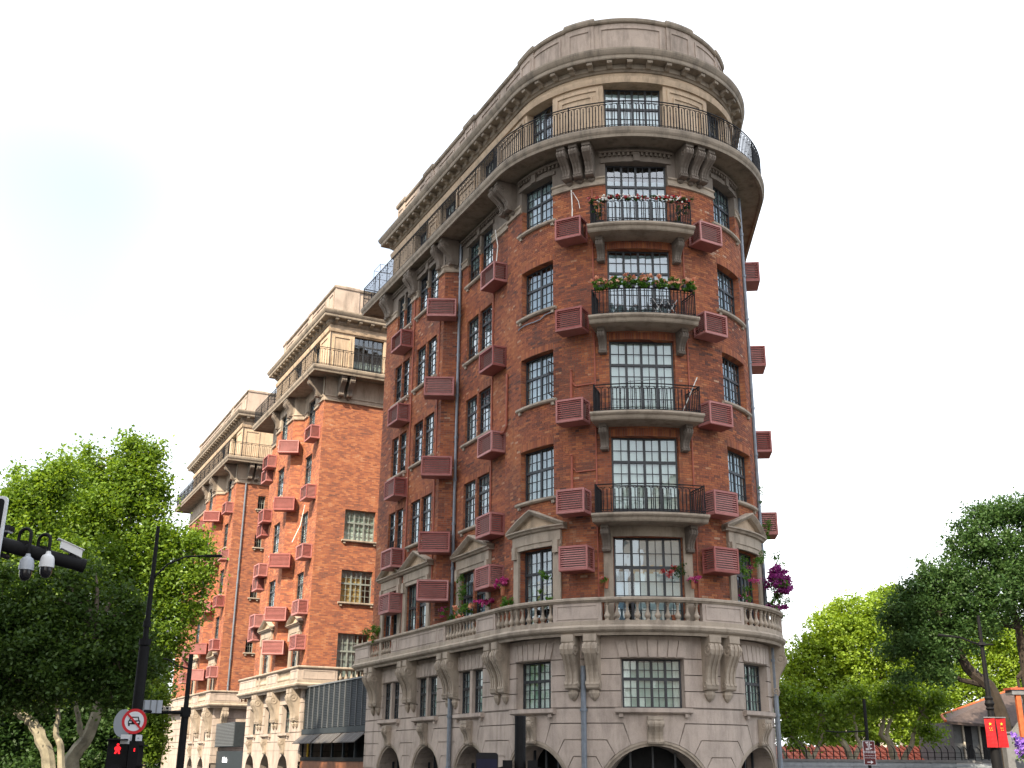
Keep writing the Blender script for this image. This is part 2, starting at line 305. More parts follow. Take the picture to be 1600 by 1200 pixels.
# ------------------------------------------------------------ building components
def wall(name, fr, u0, u1, z0, z1, ops, d, mats, parent, depth=.42):
    us = set(fr.cuts(u0, u1)); zs = {z0, z1}
    for a, b, za, zb in ops:
        us |= {x for x in (a, b) if u0 < x < u1}; zs |= {x for x in (za, zb) if z0 < x < z1}
    us = sorted(us); zs = sorted(zs); V = []; UV = []; F = []; mi = []
    idx = {}
    def vid(u, dd, z):
        k = (round(u, 4), round(dd, 3), round(z, 4))
        if k not in idx: idx[k] = len(V); V.append(fr.P(u, dd, z)); UV.append((u+(dd if dd != d else 0), z))
        return idx[k]
    inside = lambda u, z: any(a < u < b and za < z < zb for a, b, za, zb in ops)
    for i in range(len(us)-1):
        for j in range(len(zs)-1):
            if inside((us[i]+us[i+1])/2, (zs[j]+zs[j+1])/2): continue
            F.append((vid(us[i], d, zs[j]), vid(us[i+1], d, zs[j]), vid(us[i+1], d, zs[j+1]), vid(us[i], d, zs[j+1]))); mi.append(0)
    b = d-depth
    for a, e, za, zb in ops:
        za2, zb2 = max(za, z0), min(zb, z1)
        F.append((vid(a, d, za2), vid(a, d, zb2), vid(a, b, zb2), vid(a, b, za2))); mi.append(1)
        F.append((vid(e, d, za2), vid(e, b, za2), vid(e, b, zb2), vid(e, d, zb2))); mi.append(1)
        cu = [u for u in us if a-1e-6 <= u <= e+1e-6]
        for p, q in zip(cu[:-1], cu[1:]):
            if zb < z1-1e-6: F.append((vid(p, d, zb), vid(q, d, zb), vid(q, b, zb), vid(p, b, zb))); mi.append(1)
            if za > z0+1e-6: F.append((vid(p, d, za), vid(p, b, za), vid(q, b, za), vid(q, d, za))); mi.append(1)
    me = mesh_from(name, V, F, mats, uv=UV, mi=mi)
    return link(name, me, parent)
BL, BH, BM_ = .235, .066, .011
BRICKS = {'V': [], 'F': [], 'T': []}
def _tone(u, z):
    return .47+.10*math.sin(u*.9+2.1*math.sin(z*.55))+.10*math.sin(z*1.7+u*2.3)
def brick_raw(fr, u0, u1, z0, z1, d, tone, p=.011):
    b = len(BRICKS['V']); q = p+rnd.uniform(-.004, .004)
    BRICKS['V'] += [fr.P(u0, d, z0), fr.P(u1, d, z0), fr.P(u1, d, z1), fr.P(u0, d, z1), fr.P(u0, d+q, z0), fr.P(u1, d+q, z0), fr.P(u1, d+q, z1), fr.P(u0, d+q, z1)]
    BRICKS['F'] += [(b+4, b+5, b+6, b+7), (b, b+1, b+5, b+4), (b+1, b+2, b+6, b+5), (b+2, b+3, b+7, b+6), (b+3, b, b+4, b+7)]
    BRICKS['T'] += [tone]*8
SINGLES = []
def bricks(fr, u0, u1, z0, z1, ops, d, heads=(), singles=None):
    ex = list(ops)
    for a, b, z in heads:
        pt_ = BH+BM_; zt_ = z0+math.ceil((z+.225-z0)/pt_)*pt_
        ex.append((a-.02, b+.02, z-.001, zt_-.002)); n = max(1, int((b-a)/.077)); st = (b-a)/n
        for i in range(n):
            brick_raw(fr, a+i*st+.005, a+(i+1)*st-.005, z+.006, zt_-.011, d, rnd.uniform(.3, .72))
    z = z0; k = 0
    while z+BH < z1+.001:
        off = (k % 2)*.123+rnd.uniform(-.02, .02); cuts = []
        iv = [(u0, u1)]
        for a, b, za, zb in ex:
            if za < z+BH*.6 and zb > z+BH*.4:
                nv = []
                for p, q in iv:
                    if b <= p or a >= q: nv.append((p, q)); continue
                    if a > p: nv.append((p, a))
                    if b < q: nv.append((b, q))
                iv = nv
        for p, q in iv:
            s = math.floor((p-off)/.246)*.246+off
            while s < q:
                hdr = rnd.random() < .18
                a = max(p, s+BM_/2); b = min(q, s+.246-BM_/2)
                if b-a > .03:
                    segs = [(a, b)] if not (hdr and b-a > .2) else [(a, (a+b)/2-.005), ((a+b)/2+.005, b)]
                    for x, y in segs:
                        tn = min(1, max(0, rnd.gauss(_tone(x, z), .16)))
                        if rnd.random() < .014: tn = rnd.uniform(.85, 1.04)
                        if singles and len(SINGLES) < 300 and singles[0] < x < singles[1] and singles[2] < z < singles[3] and y-x > .2:
                            SINGLES.append((fr, (x+y)/2, d, z)); continue
                        brick_raw(fr, x, y, z, z+BH, d, tn)
                s += .246
        z += BH+BM_; k += 1
PANE = {}
def pane_mesh(w, h, mat):
    k = (round(w, 3), round(h, 3), mat)
    if k not in PANE:
        g = G(); g.wbox((0, 0, 0), (w/2, .003, h/2)); PANE[k] = g.mesh('pane', mat)
    return PANE[k]
def window(fr, ua, ub, z0, z1, d, cols, rows, parent, trans=(), mull=(), curt=(), single=True, fmat='frame_metal', glass='glass', solid=0, open_casement=False):
    uc = (ua+ub)/2; hw = (ub-ua)/2
    if fr.curved and -SL < uc < SR:
        sag = (R+d)*(1-math.cos(hw/R)); hw = (R+d)*math.sin(hw/R)
    else: sag = 0
    tf = tangent(fr, uc, d-sag); g = G(); b = .055
    g.box(tf, -hw, hw, -.06, .0, z1-b, z1); g.box(tf, -hw, hw, -.06, .0, z0, z0+b+solid)
    g.box(tf, -hw, -hw+b, -.059, .001, z0, z1); g.box(tf, hw-b, hw, -.059, .001, z0, z1)
    iw = 2*hw-2*b; zi = z0+b+solid; ih = z1-b-zi; pw = iw/cols; ph = ih/rows
    for c in range(1, cols):
        t = .040 if c in mull else .013
        g.box(tf, -hw+b+c*pw-t, -hw+b+c*pw+t, -.05, .008 if c in mull else -.008, zi, z1-b)
    for r in range(1, rows):
        t = .045 if r in trans else .012
        z = z1-b-r*ph; g.box(tf, -hw+b, hw-b, -.051, .012 if r in trans else -.010, z-t, z+t)
    if open_casement:
        cf = Flat(tf.base(hw-b)[0]+tf.n*.02, (tf.n+tf.t*.35), fr.zo)
        for x in (0, .48): g.box(cf, x, x+.04, -.02, .02, z0+.1, z0+1.3)
        for z in (z0+.1, z0+.5, z0+.9, z0+1.28): g.box(cf, 0, .5, -.018, .018, z, z+.025)
        g.box(cf, .25, .265, -.017, .017, z0+.1, z0+1.3)
    o = g.obj('window', fmat, parent)
    if single:
        me = pane_mesh(pw-.014, ph-.014, glass)
        for c in range(cols):
            for r in range(rows):
                M = tf.M(-hw+b+(c+.5)*pw, -.032, z1-b-(r+.5)*ph) @ Matrix.Rotation(rnd.gauss(0, .006), 4, 'X') @ Matrix.Rotation(rnd.gauss(0, .006), 4, 'Z')
                link('pane', me, o, M)
    else:
        q = G()
        for c in range(cols):
            for r in range(rows):
                x = -hw+b+(c+.5)*pw; z = z1-b-(r+.5)*ph; e1 = rnd.gauss(0, .004); e2 = rnd.gauss(0, .004)
                q.add([tf.P(x-pw/2, -.03-e1-e2, z-ph/2), tf.P(x+pw/2, -.03+e1-e2, z-ph/2), tf.P(x+pw/2, -.03+e1+e2, z+ph/2), tf.P(x-pw/2, -.03-e1+e2, z+ph/2)], [(0, 1, 2, 3)])
        q.obj('glazing', glass, o)
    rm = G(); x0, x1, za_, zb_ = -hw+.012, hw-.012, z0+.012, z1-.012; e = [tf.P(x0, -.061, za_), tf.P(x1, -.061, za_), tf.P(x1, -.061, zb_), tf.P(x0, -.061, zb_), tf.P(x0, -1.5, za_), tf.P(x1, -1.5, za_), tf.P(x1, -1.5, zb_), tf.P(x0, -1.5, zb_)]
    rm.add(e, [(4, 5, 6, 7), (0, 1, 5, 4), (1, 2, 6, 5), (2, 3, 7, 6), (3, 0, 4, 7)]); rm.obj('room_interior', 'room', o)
    for x0, x1, f0, f1, mat in curt:
        q = G(); n = max(6, int((x1-x0)*2*hw/.09)); za = z0+.03+(z1-z0-.06)*f0; zb = z0+.03+(z1-z0-.06)*f1
        V = []
        for i in range(n+1):
            x = -hw+.03+(2*hw-.06)*(x0+(x1-x0)*i/n); dd = -.105+.016*math.sin(i*2.0)+rnd.uniform(-.005, .005)
            if mat == 'blind': dd = -.10
            V += [tf.P(x, dd, za), tf.P(x, dd, zb)]
        q.add(V, [(2*i, 2*i+2, 2*i+3, 2*i+1) for i in range(n)]); q.obj('curtain' if mat != 'blind' else 'blind', mat, o, smooth=True)
    return o
def sill(fr, ua, ub, z, d, parent, mat='stone_trim', proj=.14, th=.11):
    g = G(); g.sweep(fr, ua, ub, [(d-.1, z-th), (d+proj-.05, z-th), (d+proj, z-th+.04), (d+proj, z), (d-.1, z+.012)])
    for u in (ua+.16, ub-.16): g.box(fr, u-.06, u+.06, d-.02, d+proj-.06, z-th-.10, z-th)
    return g.obj('sill', mat, parent)
def console_mesh(name, w, h, dep, mat, pend=.0):
    out = [(0, 0), (dep, 0), (dep, -.13*h), (dep*.93, -.15*h), (dep*1.0, -.20*h), (dep*1.03, -.27*h), (dep*.97, -.36*h), (dep*.78, -.46*h), (dep*.58, -.57*h), (dep*.45, -.69*h), (dep*.40, -.80*h), (dep*.42, -.87*h), (dep*.48, -.91*h), (dep*.46, -.97*h), (dep*.36, -h), (0, -h)]
    g = G(); g.prism(out, -w/2, w/2)
    rid = [(y*1.0+.028, z-.0) for y, z in out[3:13]]
    for x in (-.36, 0, .36):
        g.prism([(0.02, out[3][1])]+rid+[(0.02, out[12][1])], x*w-.085*w, x*w+.085*w)
    for s in (-1, 1):     # side volutes
        for (cy, cz, r) in ((dep*.74, -.27*h, .12*h), (dep*.30, -.90*h, .06*h)):
            n = 10; a = s*w/2; b2 = s*(w/2+.022)
            g.quadgrid([[(x, cy+rr*math.cos(2*math.pi*k/n), cz+rr*math.sin(2*math.pi*k/n)) for k in range(n)] for x, rr in ((a-.03*s, r), (b2, r), (b2, r*.7), (a+.004*s, r*.62), (a+.004*s, r*.4), (b2, r*.34))])
    if pend:
        z0 = -h; g.quadgrid([[(-w*.42*k, 0, z), (-w*.42*k, yy, z), (0, yy*1.5+.01, z), (w*.42*k, yy, z), (w*.42*k, 0, z)] for z, k, yy in ((z0, .8, .10), (z0-pend*.35, 1.0, .11), (z0-pend*.7, .7, .08), (z0-pend, .12, .03))])
    return g.mesh(name, mat)
def baluster_mesh(h, mat='stone_trim', n=9):
    p = [(.075, 0), (.075, .06), (.048, .085), (.062, .13), (.098, .22), (.102, .28), (.080, .36), (.050, .48), (.038, .62), (.036, .74), (.052, .80), (.040, .84), (.070, .90), (.072, 1.0)]
    g = G(); g.lathe([(r, z*h) for r, z in p], n=n); return g.mesh('baluster', mat, smooth=True)
def iron_rail(fr, u0, u1, d, z0, z1, sp=.115, fancy=True, posts=True):
    g = G(); r = .012 if sp < .13 else .009
    for z, t in ((z1, .018), (z1-.09, .009), (z0+.09, .009), (z0+.03, .012)):
        us = fr.cuts(u0, u1, .22); g.sweep(fr, u0, u1, [(d-t, z-t), (d+t, z-t), (d+t, z+t*.8), (d-t, z+t*.8)], .22)
    n = max(2, round((u1-u0)/sp)); n += n % 2; st = (u1-u0)/n
    for i in range(n+1):
        u = u0+i*st; t = r if 0 < i < n or not posts else .016
        if posts and i in (0, n): g.box(fr, u-t, u+t, d-t, d+t, z0, z1+.03)
        else: g.box(fr, u-t, u+t, d-t, d+t, z0+.03, z1-(.15 if fancy else .02))
    if fancy:
        for i in range(0, n, 2):       # hoops joining pairs of bars at head and foot
            ua = u0+i*st+st*.0; rr = st
            for zc, sg in ((z1-.15-.0, 1), (z0+.13, -1)):
                pts = [fr.P(ua+st-rr*math.cos(a), d, zc+sg*min(rr, .058)*math.sin(a)) for a in [math.pi*k/5 for k in range(6)]]
                g.tube(pts, .0095, 4)
            if i+2 < n:
                g.tube([fr.P(ua+2*st-st*.5*math.cos(a), d, z1-.15+.05-.045*math.sin(a)) for a in [math.pi*k/4 for k in range(5)]], .006, 4)
            um = ua+st; g.box(fr, um-.016, um+.016, d-.016, d+.016, z1-.33, z1-.295); g.box(fr, ua-.016, ua+.016, d-.016, d+.016, z0+.26, z0+.295)
    return g
# ------------------------------------------------------------ air-conditioner cage (thing)
def ac_master(w, h, dep, name='air_conditioner_cage'):
    t = thing(name, 'x', 'air conditioner'); g = G(); e = .028
    def bar(x0, x1, y0, y1, z0, z1): g.wbox(((x0+x1)/2, (y0+y1)/2, (z0+z1)/2), (abs(x1-x0)/2, abs(y1-y0)/2, abs(z1-z0)/2))
    X = w/2
    for x in (-X, X-2*e):
        for y in (0, dep-2*e): bar(x, x+2*e, y, y+2*e, 0, h)
    for z in (0.001, h-2*e-.001):
        for y in (.001, dep-2*e-.001): bar(-X+2*e, X-2*e, y, y+2*e, z, z+2*e)
        for x in (-X+.001, X-2*e-.001): bar(x, x+2*e, 2*e, dep-2*e, z, z+2*e)
    g.obj('cage_frame', 'maroon', t)
    n = 9
    def slats(kind):
        s = G()
        for i in range(n):
            z = 2*e+(h-4*e)*(i+.5)/n; a = (h-4*e)/n*.29
            if kind == 0: s.add([(-X+2*e, dep-.012, z-a), (X-2*e, dep-.012, z-a), (X-2*e, dep-.045, z+a), (-X+2*e, dep-.045, z+a), (-X+2*e, dep-.018, z-a-.008), (X-2*e, dep-.018, z-a-.008), (X-2*e, dep-.051, z+a-.008), (-X+2*e, dep-.051, z+a-.008)], [(0, 1, 2, 3), (4, 7, 6, 5), (0, 4, 5, 1), (3, 2, 6, 7)])
            else:
                q = kind*X; k = kind
                s.add([(q-.012*k, 2*e, z-a), (q-.012*k, dep-2*e, z-a), (q-.045*k, dep-2*e, z+a), (q-.045*k, 2*e, z+a), (q-.018*k, 2*e, z-a-.008), (q-.018*k, dep-2*e, z-a-.008), (q-.051*k, dep-2*e, z+a-.008), (q-.051*k, 2*e, z+a-.008)], [(0, 1, 2, 3), (4, 7, 6, 5), (0, 4, 5, 1), (3, 2, 6, 7)])
        return s
    slats(0).obj('front_louvre', 'maroon_slat', t, kind='stuff')
    for k in (-1, 1): slats(k).obj('side_louvre', 'maroon_slat', t, kind='stuff')
    q = G(); q.wbox((0, dep/2, -.012), (X-.004, dep/2-.004, .012)); q.obj('base_panel', 'maroon_slat', t)
    q = G(); q.wbox((0, dep/2+.012, h+.006), (X-.01, dep/2-.02, .006)); q.obj('top_panel', 'maroon_slat', t)
    q = G(); q.wbox((0, dep*.45, h*.5), (X*.78, dep*.3, h*.40)); q.obj('condenser_unit', 'condenser', t)
    return t
AC_USED = {}
AC_SIZE = {'s': (.98, .76, .62), 'm': (1.20, .76, .58), 'f': (1.20, .74, .56)}
def ac(fr, uc, d, z, size, label, group='air conditioner cages on the red brick fronts'):
    M = fr.M(uc, d, z)
    if size not in AC_USED:
        t = ac_master(*AC_SIZE[size]); AC_USED[size] = t
        # move master with its parts
        W[t] = M; t.matrix_basis = M
        for ch in CH.get(t, []): W[ch] = M @ ch.matrix_basis
    else: t = copy_tree(AC_USED[size], None, M)
    t['label'] = label; t['category'] = 'air conditioner'; t['group'] = group
    return t

# ------------------------------------------------------------ MAIN BLOCK
B1 = thing('apartment_building', 'tall red brick apartment block with rounded prow, stone base and attic', 'building', (CX, CY, GROUND))
FT = {3: 8.34, 4: 11.665, 5: 15.07, 6: 18.47, 7: 21.87}      # window heads
FB = {4: 9.84, 5: 13.24, 6: 16.64, 7: 20.04}                 # sill heights
SLAB = {4: 8.92, 5: 12.25, 6: 15.63, 7: 19.02}               # prow balcony floors
ZB0, ZB1 = 5.55, 21.06
END1 = 14.25
OUT = .10
def fl_ops(ranges, floors=(3, 4, 5, 6, 7), f3=(5.56, 8.2)):
    o = []
    for a, b in ranges:
        for f in floors:
            o.append((a, b, f3[0], f3[1]) if f == 3 else (a, b, FB[f], FT[f]))
    return o
prow_ops = [(-1.12, 1.12, 5.56, FT[3])]+[(-1.12, 1.12, SLAB[f], FT[f]) for f in (4, 5, 6, 7)]+fl_ops([(-4.88, -3.18), (3.18, 4.88)])
clip = lambda ops, z0, z1: [(a, b, max(z0, c), min(z1, e)) for a, b, c, e in ops if c < z1 and e > z0]
def head_of(ops): return [(a, b, zb) for a, b, za, zb in ops if zb < 20 and zb > 8.5]
PA = (.9, 5.66, -.15); PB = (5.95, 12.95, .45); PE = (13.25, END1, -.15)
segA = [(2.55, 3.63), (3.79, 4.87)]; segB = [(6.65, 7.72), (7.85, 8.91)]; segB2 = [(9.75, 10.58), (10.70, 11.5)]
def pt(t, d): p = FR.P(L(t), d, 0); return Vector((p[0], p[1]))
SP1 = Flat(pt(5.95, .45), pt(5.66, -.15)-pt(5.95, .45)); SPL = (pt(5.66, -.15)-pt(5.95, .45)).length
SP2 = Flat(pt(13.25, -.15), pt(12.95, .45)-pt(13.25, -.15))
E1 = Flat(pt(END1, -.15), -(pt(END1, 0)-pt(END1, -1)).normalized()*-1)
walls = [(FR, L(.9), SR+.9, prow_ops, 0.), (FR, L(PA[1]), L(PA[0]), fl_ops([(L(b), L(a)) for a, b in segA]), PA[2]),
         (FR, L(PB[1]), L(PB[0]), fl_ops([(L(b), L(a)) for a, b in segB+segB2]), PB[2]), (FR, L(PE[1]), L(PE[0]), [], PE[2]), (SP1, 0, SPL, [], 0.), (SP2, 0, SPL, [], 0.)]
for i, (fr, a, b, ops, d) in enumerate(walls):
    o1 = clip(ops, ZB0, ZB1)
    wb = wall('brick_wall', fr, a, b, ZB0, ZB1, o1, d, ['mortar', 'brick_far'], B1)
    if i == 0: MAINWALL = wb
    bricks(fr, a, b, ZB0, ZB1, o1, d, head_of(o1), (-3.0, -1.2, 12.5, 16.2) if i == 0 else None)
    o2 = clip(ops, ZB1, 22.45)
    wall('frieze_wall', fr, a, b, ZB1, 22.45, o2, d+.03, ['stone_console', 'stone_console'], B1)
    # string course moulding at the foot of the frieze, between the openings
    xs = sorted([(x[0], x[1]) for x in o2]); p = a
    for x0, x1 in xs+[(b, b)]:
        if x0-p > .05:
            g = G(); g.sweep(fr, p, x0, [(d, 21.0), (d+.09, 21.02), (d+.10, 21.10), (d+.06, 21.14), (d+.06, 21.24), (d+.11, 21.28), (d+.10, 21.34), (d, 21.36)]); g.obj('string_course', 'stone_trim', B1)
        p = x1
me = mesh_from('brickwork', BRICKS['V'], BRICKS['F'], 'brick', attr=BRICKS['T']); link('brickwork', me, B1, kind='stuff')
g = G(); g.wbox((0, .0055, BH/2), (.1125, .0055, BH/2)); sb = g.mesh('brick', 'brick_single')
for fr, u, d, z in SINGLES: link('brick', sb, MAINWALL, fr.M(u, d, z))
# jog between prow and recessed bay, ends
g = G(); g.box(FR, L(.9)-.001, L(.9)+.3, -.5, -.002, ZB0, 22.45); g.obj('pier', 'brick_far', B1)
g = G(); p0 = FR.P(L(END1), -.15, 0); 
g.add([FR.P(L(END1), -.15, -1.6), FR.P(L(END1), -9, -1.6), FR.P(L(END1), -9, 26), FR.P(L(END1), -.15, 26)], [(0, 1, 2, 3)])
g.add([FR.P(SR+.9, 0, -1.6), FR.P(SR+14, 0, -1.6), FR.P(SR+14, 0, 26), FR.P(SR+.9, 0, 26)], [(0, 1, 2, 3)])
g.add([FR.P(SR+14, 0, -1.6), FR.P(L(END1), -9, -1.6), FR.P(L(END1), -9, 26), FR.P(SR+14, 0, 26)], [(0, 1, 2, 3)])
UVs = [(math.hypot(v[0], v[1]), v[2]) for v in g.V]; g.obj('side_wall', 'brick_far', B1, uv=UVs)
# string of floors closes the shell
g = G(); us = FR.cuts(L(END1), SR+14, .5); ring = [FR.P(u, -.35, 26.45) for u in us]+[FR.P(L(END1), -9, 26.45)]; g.add(ring, [tuple(range(len(ring)))])
g.obj('roof', 'roof_grey', B1)
g = G(); ring = [FR.P(u, -.35, 5.5) for u in us]+[FR.P(L(END1), -9, 5.5)]; g.add(ring, [tuple(range(len(ring)))]); g.obj('floor_slab', 'stone_base', B1)

CW, CG = 'curtain_white', 'curtain_green'
full = [(0, 1, 0, 1, CW)]
sides = [(0, .22, 0, 1, CW), (.8, 1, 0, 1, CW)]
# prow windows
for f in (3, 4, 5, 6, 7):
    z0 = 5.56 if f == 3 else SLAB[f]+.02
    cur = {3: [(.02, .2, 0, .62, 'curtain_blue'), (.3, .98, 0, .62, CW), (0, 1, .66, .98, 'blind'), (.25, .75, .60, .70, 'curtain_warm')], 4: full, 5: full, 6: [(0, 1, 0, .97, 'curtain_grey')], 7: [(0, 1, .0, .80, 'curtain_grey')]}[f]
    window(FR, -1.12, 1.12, z0, FT[f]-.0, -.13, 8, 6, B1, trans=(2,), mull=(2, 4, 6), curt=cur, glass='glass' if f in (4, 5) else 'glass_sky', solid=.0 if f == 3 else .30)
    for sg in (-1, 1):
        a, b = sorted((sg*3.18, sg*4.88)); zz0, zz1 = (5.57, 8.2) if f == 3 else (FB[f], FT[f])
        wn = window(FR, a, b, zz0, zz1, -.20, 6, 5 if f > 3 else 7, B1, trans=(2,), mull=(3,), curt=[[(0, 1, 0, 1, 'curtain_sage')], full, [(0, 1, 0, .92, 'curtain_grey')], [(.0, .62, 0, 1, CW), (.62, 1, 0, 1, 'curtain_grey')]][(f+(sg > 0)) % 4] if f > 3 else [(0, 1, .55, 1, 'blind'), (0, .25, 0, .6, CW), (.3, .9, .4, .62, 'curtain_warm')], glass='glass_sky', open_casement=(f == 5 and sg < 0))
        if f > 3: sill(FR, a-.16, b+.16, zz0, 0, wn)
def bay_windows(fr, segs, d, floors, parent, single, zf3=8.2, cols=3, rows=6):
    for (a, b) in segs:
        for f in floors:
            zz0, zz1 = (5.57, zf3) if f == 3 else (FB[f], FT[f])
            k = rnd.random()
            cur = full if k < .25 else ([(0, .5, 0, 1, CW)] if k < .42 else ([(0, 1, 0, .9, 'curtain_grey')] if k < .72 else ([(0, 1, .4, 1, 'curtain_sage')] if k < .9 else [(.1, .8, 0, .7, 'curtain_blue')])))
            window(fr, L(b), L(a), zz0, zz1, d-.085, cols, rows, parent, trans=(2,), curt=cur, single=single, glass='glass_flat')
    for f in floors:
        if f > 3: sill(fr, L(segs[-1][1])-.14, L(segs[0][0])+.14, FB[f], d, parent)
bay_windows(FR, segA, PA[2], (3, 4, 5, 6, 7), B1, True); bay_windows(FR, segB, PB[2], (3, 4, 5, 6, 7), B1, True); bay_windows(FR, segB2, PB[2], (3, 4, 5, 6, 7), B1, False)

# pediments over the first brick storey
def pediment(fr, ua, ub, d, parent, zc=8.82, za=9.42, surround=True, wz=None, mat='stone_trim'):
    uc = (ua+ub)/2; o = G()
    o.sweep(fr, ua, ub, [(d, zc-.12), (d+.20, zc-.11), (d+.24, zc-.05), (d+.30, zc-.02), (d+.30, zc+.02), (d, zc+.03)])
    for s in (-1, 1):
        e = ua if s < 0 else ub; n = 6; rows = []
        for i in range(n+1):
            k = i/n; u = e+(uc-e)*k; z = zc+.02+(za-zc-.02)*k
            rows.append([fr.P(u, d, z-.11), fr.P(u, d+.20, z-.10), fr.P(u, d+.27, z-.03), fr.P(u, d+.31, z+.02), fr.P(u, d+.30, z+.06), fr.P(u, d, z+.07)])
        o.quadgrid(rows)
    p = o.obj('pediment', mat, parent)
    t = G(); t.poly(fr, [(ua+.22, zc+.03), (ub-.22, zc+.03), (uc, za-.09)], d-.02, d+.055); t.obj('tympanum', 'stone_attic', p)
    a, b = wz
    e = G(); e.sweep(fr, ua+.2, ub-.2, [(d-.05, 8.2), (d+.10, 8.2), (d+.10, 8.34), (d+.13, 8.36), (d+.13, 8.68), (d+.17, 8.70), (d-.05, 8.705)]); e.obj('entablature', mat, p)
    for x in (a-.30, b): j = G(); j.box(fr, x, x+.30, d-.02, d+.085, 5.56, 8.2); j.obj('jamb', mat, p)
    for u in (a-.15, b+.15): q = G(); q.box(fr, u-.10, u+.10, d+.05, d+.19, 7.95, 8.36); q.obj('corbel', 'stone_trim', p)
    return p
pediment(FR, -5.40, -2.66, 0, B1, wz=(-4.88, -3.18)); pediment(FR, 2.66, 5.40, 0, B1, wz=(3.18, 4.88))
pediment(FR, L(5.35), L(2.05), PA[2], B1, wz=(L(4.87), L(2.55))); pediment(FR, L(9.3), L(6.2), PB[2], B1, wz=(L(8.91), L(6.65))); pediment(FR, L(11.95), L(9.35), PB[2], B1, wz=(L(11.5), L(9.75)))
# middle window of the first storey: stone jambs and lintel
for x0, x1, y0, y1 in ((-1.42, -1.121, 5.56, 8.34), (1.121, 1.42, 5.56, 8.34), (-1.42, 1.42, 8.342, 8.66)): g = G(); g.box(FR, x0, x1, -.02, .065, y0, y1); g.obj('lintel' if y1 > 8.5 else 'jamb', 'stone_trim', B1)
# prow balconies with brackets
brm = console_mesh('bracket', .24, .82, .52, 'stone_console')
for f in (4, 5, 6, 7):
    zt = SLAB[f]; g = G()
    g.sweep(FR, -1.56, 1.56, [(0, zt-.26), (.86, zt-.26), (.90, zt-.22), (.94, zt-.14), (1.0, zt-.10), (1.03, zt-.06), (1.03, zt), (0, zt+.01)], .2)
    bal = g.obj('balcony', 'stone_trim', B1)
    for s in (-1, 1): link('bracket', brm, bal, FR.M(s*1.30, 0.0, zt-.262))
    rz = zt+.02; r = iron_rail(FR, -1.46, 1.46, .93, rz, rz+.90, .105, fancy=(f != 6))
    for s in (-1, 1):
        tf = Flat(FR.P(s*1.46, .93, 0)[:2], Vector(FR.P(s*1.46, .02, 0)[:2])-Vector(FR.P(s*1.46, .93, 0)[:2])); r2 = iron_rail(tf, 0, .9, 0, rz, rz+.90, .11, False); r.add(r2.V, r2.F)
    r.obj('railing', 'iron', bal)
# frieze consoles, dentils
cm8 = console_mesh('console', .30, 1.12, .82, 'stone_console', .12)
c8 = [s*x for s in (-1, 1) for x in (1.60, 2.02, 2.42)]+[s*(SL+x) for s in (-1,) for x in (.30, .75, 5.7)]+[L(t) for t in (6.35, 9.2, 9.6, 12.3, 12.7)]
for u in c8:
    dd = PB[2] if L(12.95) < u < L(5.95) else .03
    link('console', cm8 if dd < .2 else cm8, B1, FR.M(u, dd-.0, 22.40) @ Matrix.Diagonal((1, 1 if dd < .2 else .6, 1, 1)))
dm = G(); dm.wbox((0, .04, .05), (.035, .04, .05)); dm = dm.mesh('dentil', 'stone_console')
den = G()
for a, b, d in ((-5.0, -2.8, .03), (-1.3, 1.3, .03), (2.8, 5.0, .03), (L(5.6), L(1.2), PA[2]+.03), (L(12.8), L(6.6), PB[2]+.03)):
    n = int((b-a)/.16)
    for i in range(n):
        u = a+(b-a)*i/n; den.box(FR, u, u+.08, d-.01, d+.09, 22.12, 22.24)
    den.sweep(FR, a, b, [(d-.01, 22.24), (d+.12, 22.24), (d+.14, 22.30), (d-.01, 22.30)])
den.obj('dentil_course', 'stone_console', B1, kind='stuff')
# window heads in the frieze
for a, b, d in ((-1.12, 1.12, .03), (-4.88, -3.18, .03), (3.18, 4.88, .03), (L(4.87), L(2.55), PA[2]+.03), (L(8.91), L(6.65), PB[2]+.03)):
    g = G(); g.box(FR, a-.14, b+.14, d-.02, d+.06, 21.872, 22.02); g.box(FR, (a+b)/2-.11, (a+b)/2+.11, d-.02, d+.12, 21.875, 22.22); g.obj('window_head', 'stone_console', B1)

# ------------------------------------------------------------ swept mouldings all round a block
def chain_sweep(path, prof):
    """path: 2-D points left to right seen from the street; profile (d,z) offset outward with mitred corners"""
    g = G(); P2 = [Vector(p) for p in path]; rows = []
    for i, p in enumerate(P2):
        a = (P2[i]-P2[i-1]).normalized() if i else None; b = (P2[i+1]-P2[i]).normalized() if i < len(P2)-1 else None
        na = Vector((a.y, -a.x)) if a else None; nb = Vector((b.y, -b.x)) if b else None
        if na is None: n = nb
        elif nb is None: n = na
        else: n = (na+nb).normalized(); n = n/max(.3, n.dot(na))
        rows.append([(p.x+n.x*d, p.y+n.y*d, z) for d, z in prof])
    return g.quadgrid(rows)
def chain(u0, u1, back0=None, back1=None):
    pts = [Vector(FR.P(u, 0, 0)[:2]) for u in FR.cuts(u0, u1, .18)]
    if back0: p, t, n = FR.base(u0); pts = [p-n*back0]+pts
    if back1: p, t, n = FR.base(u1); pts = pts+[p-n*back1]
    return pts
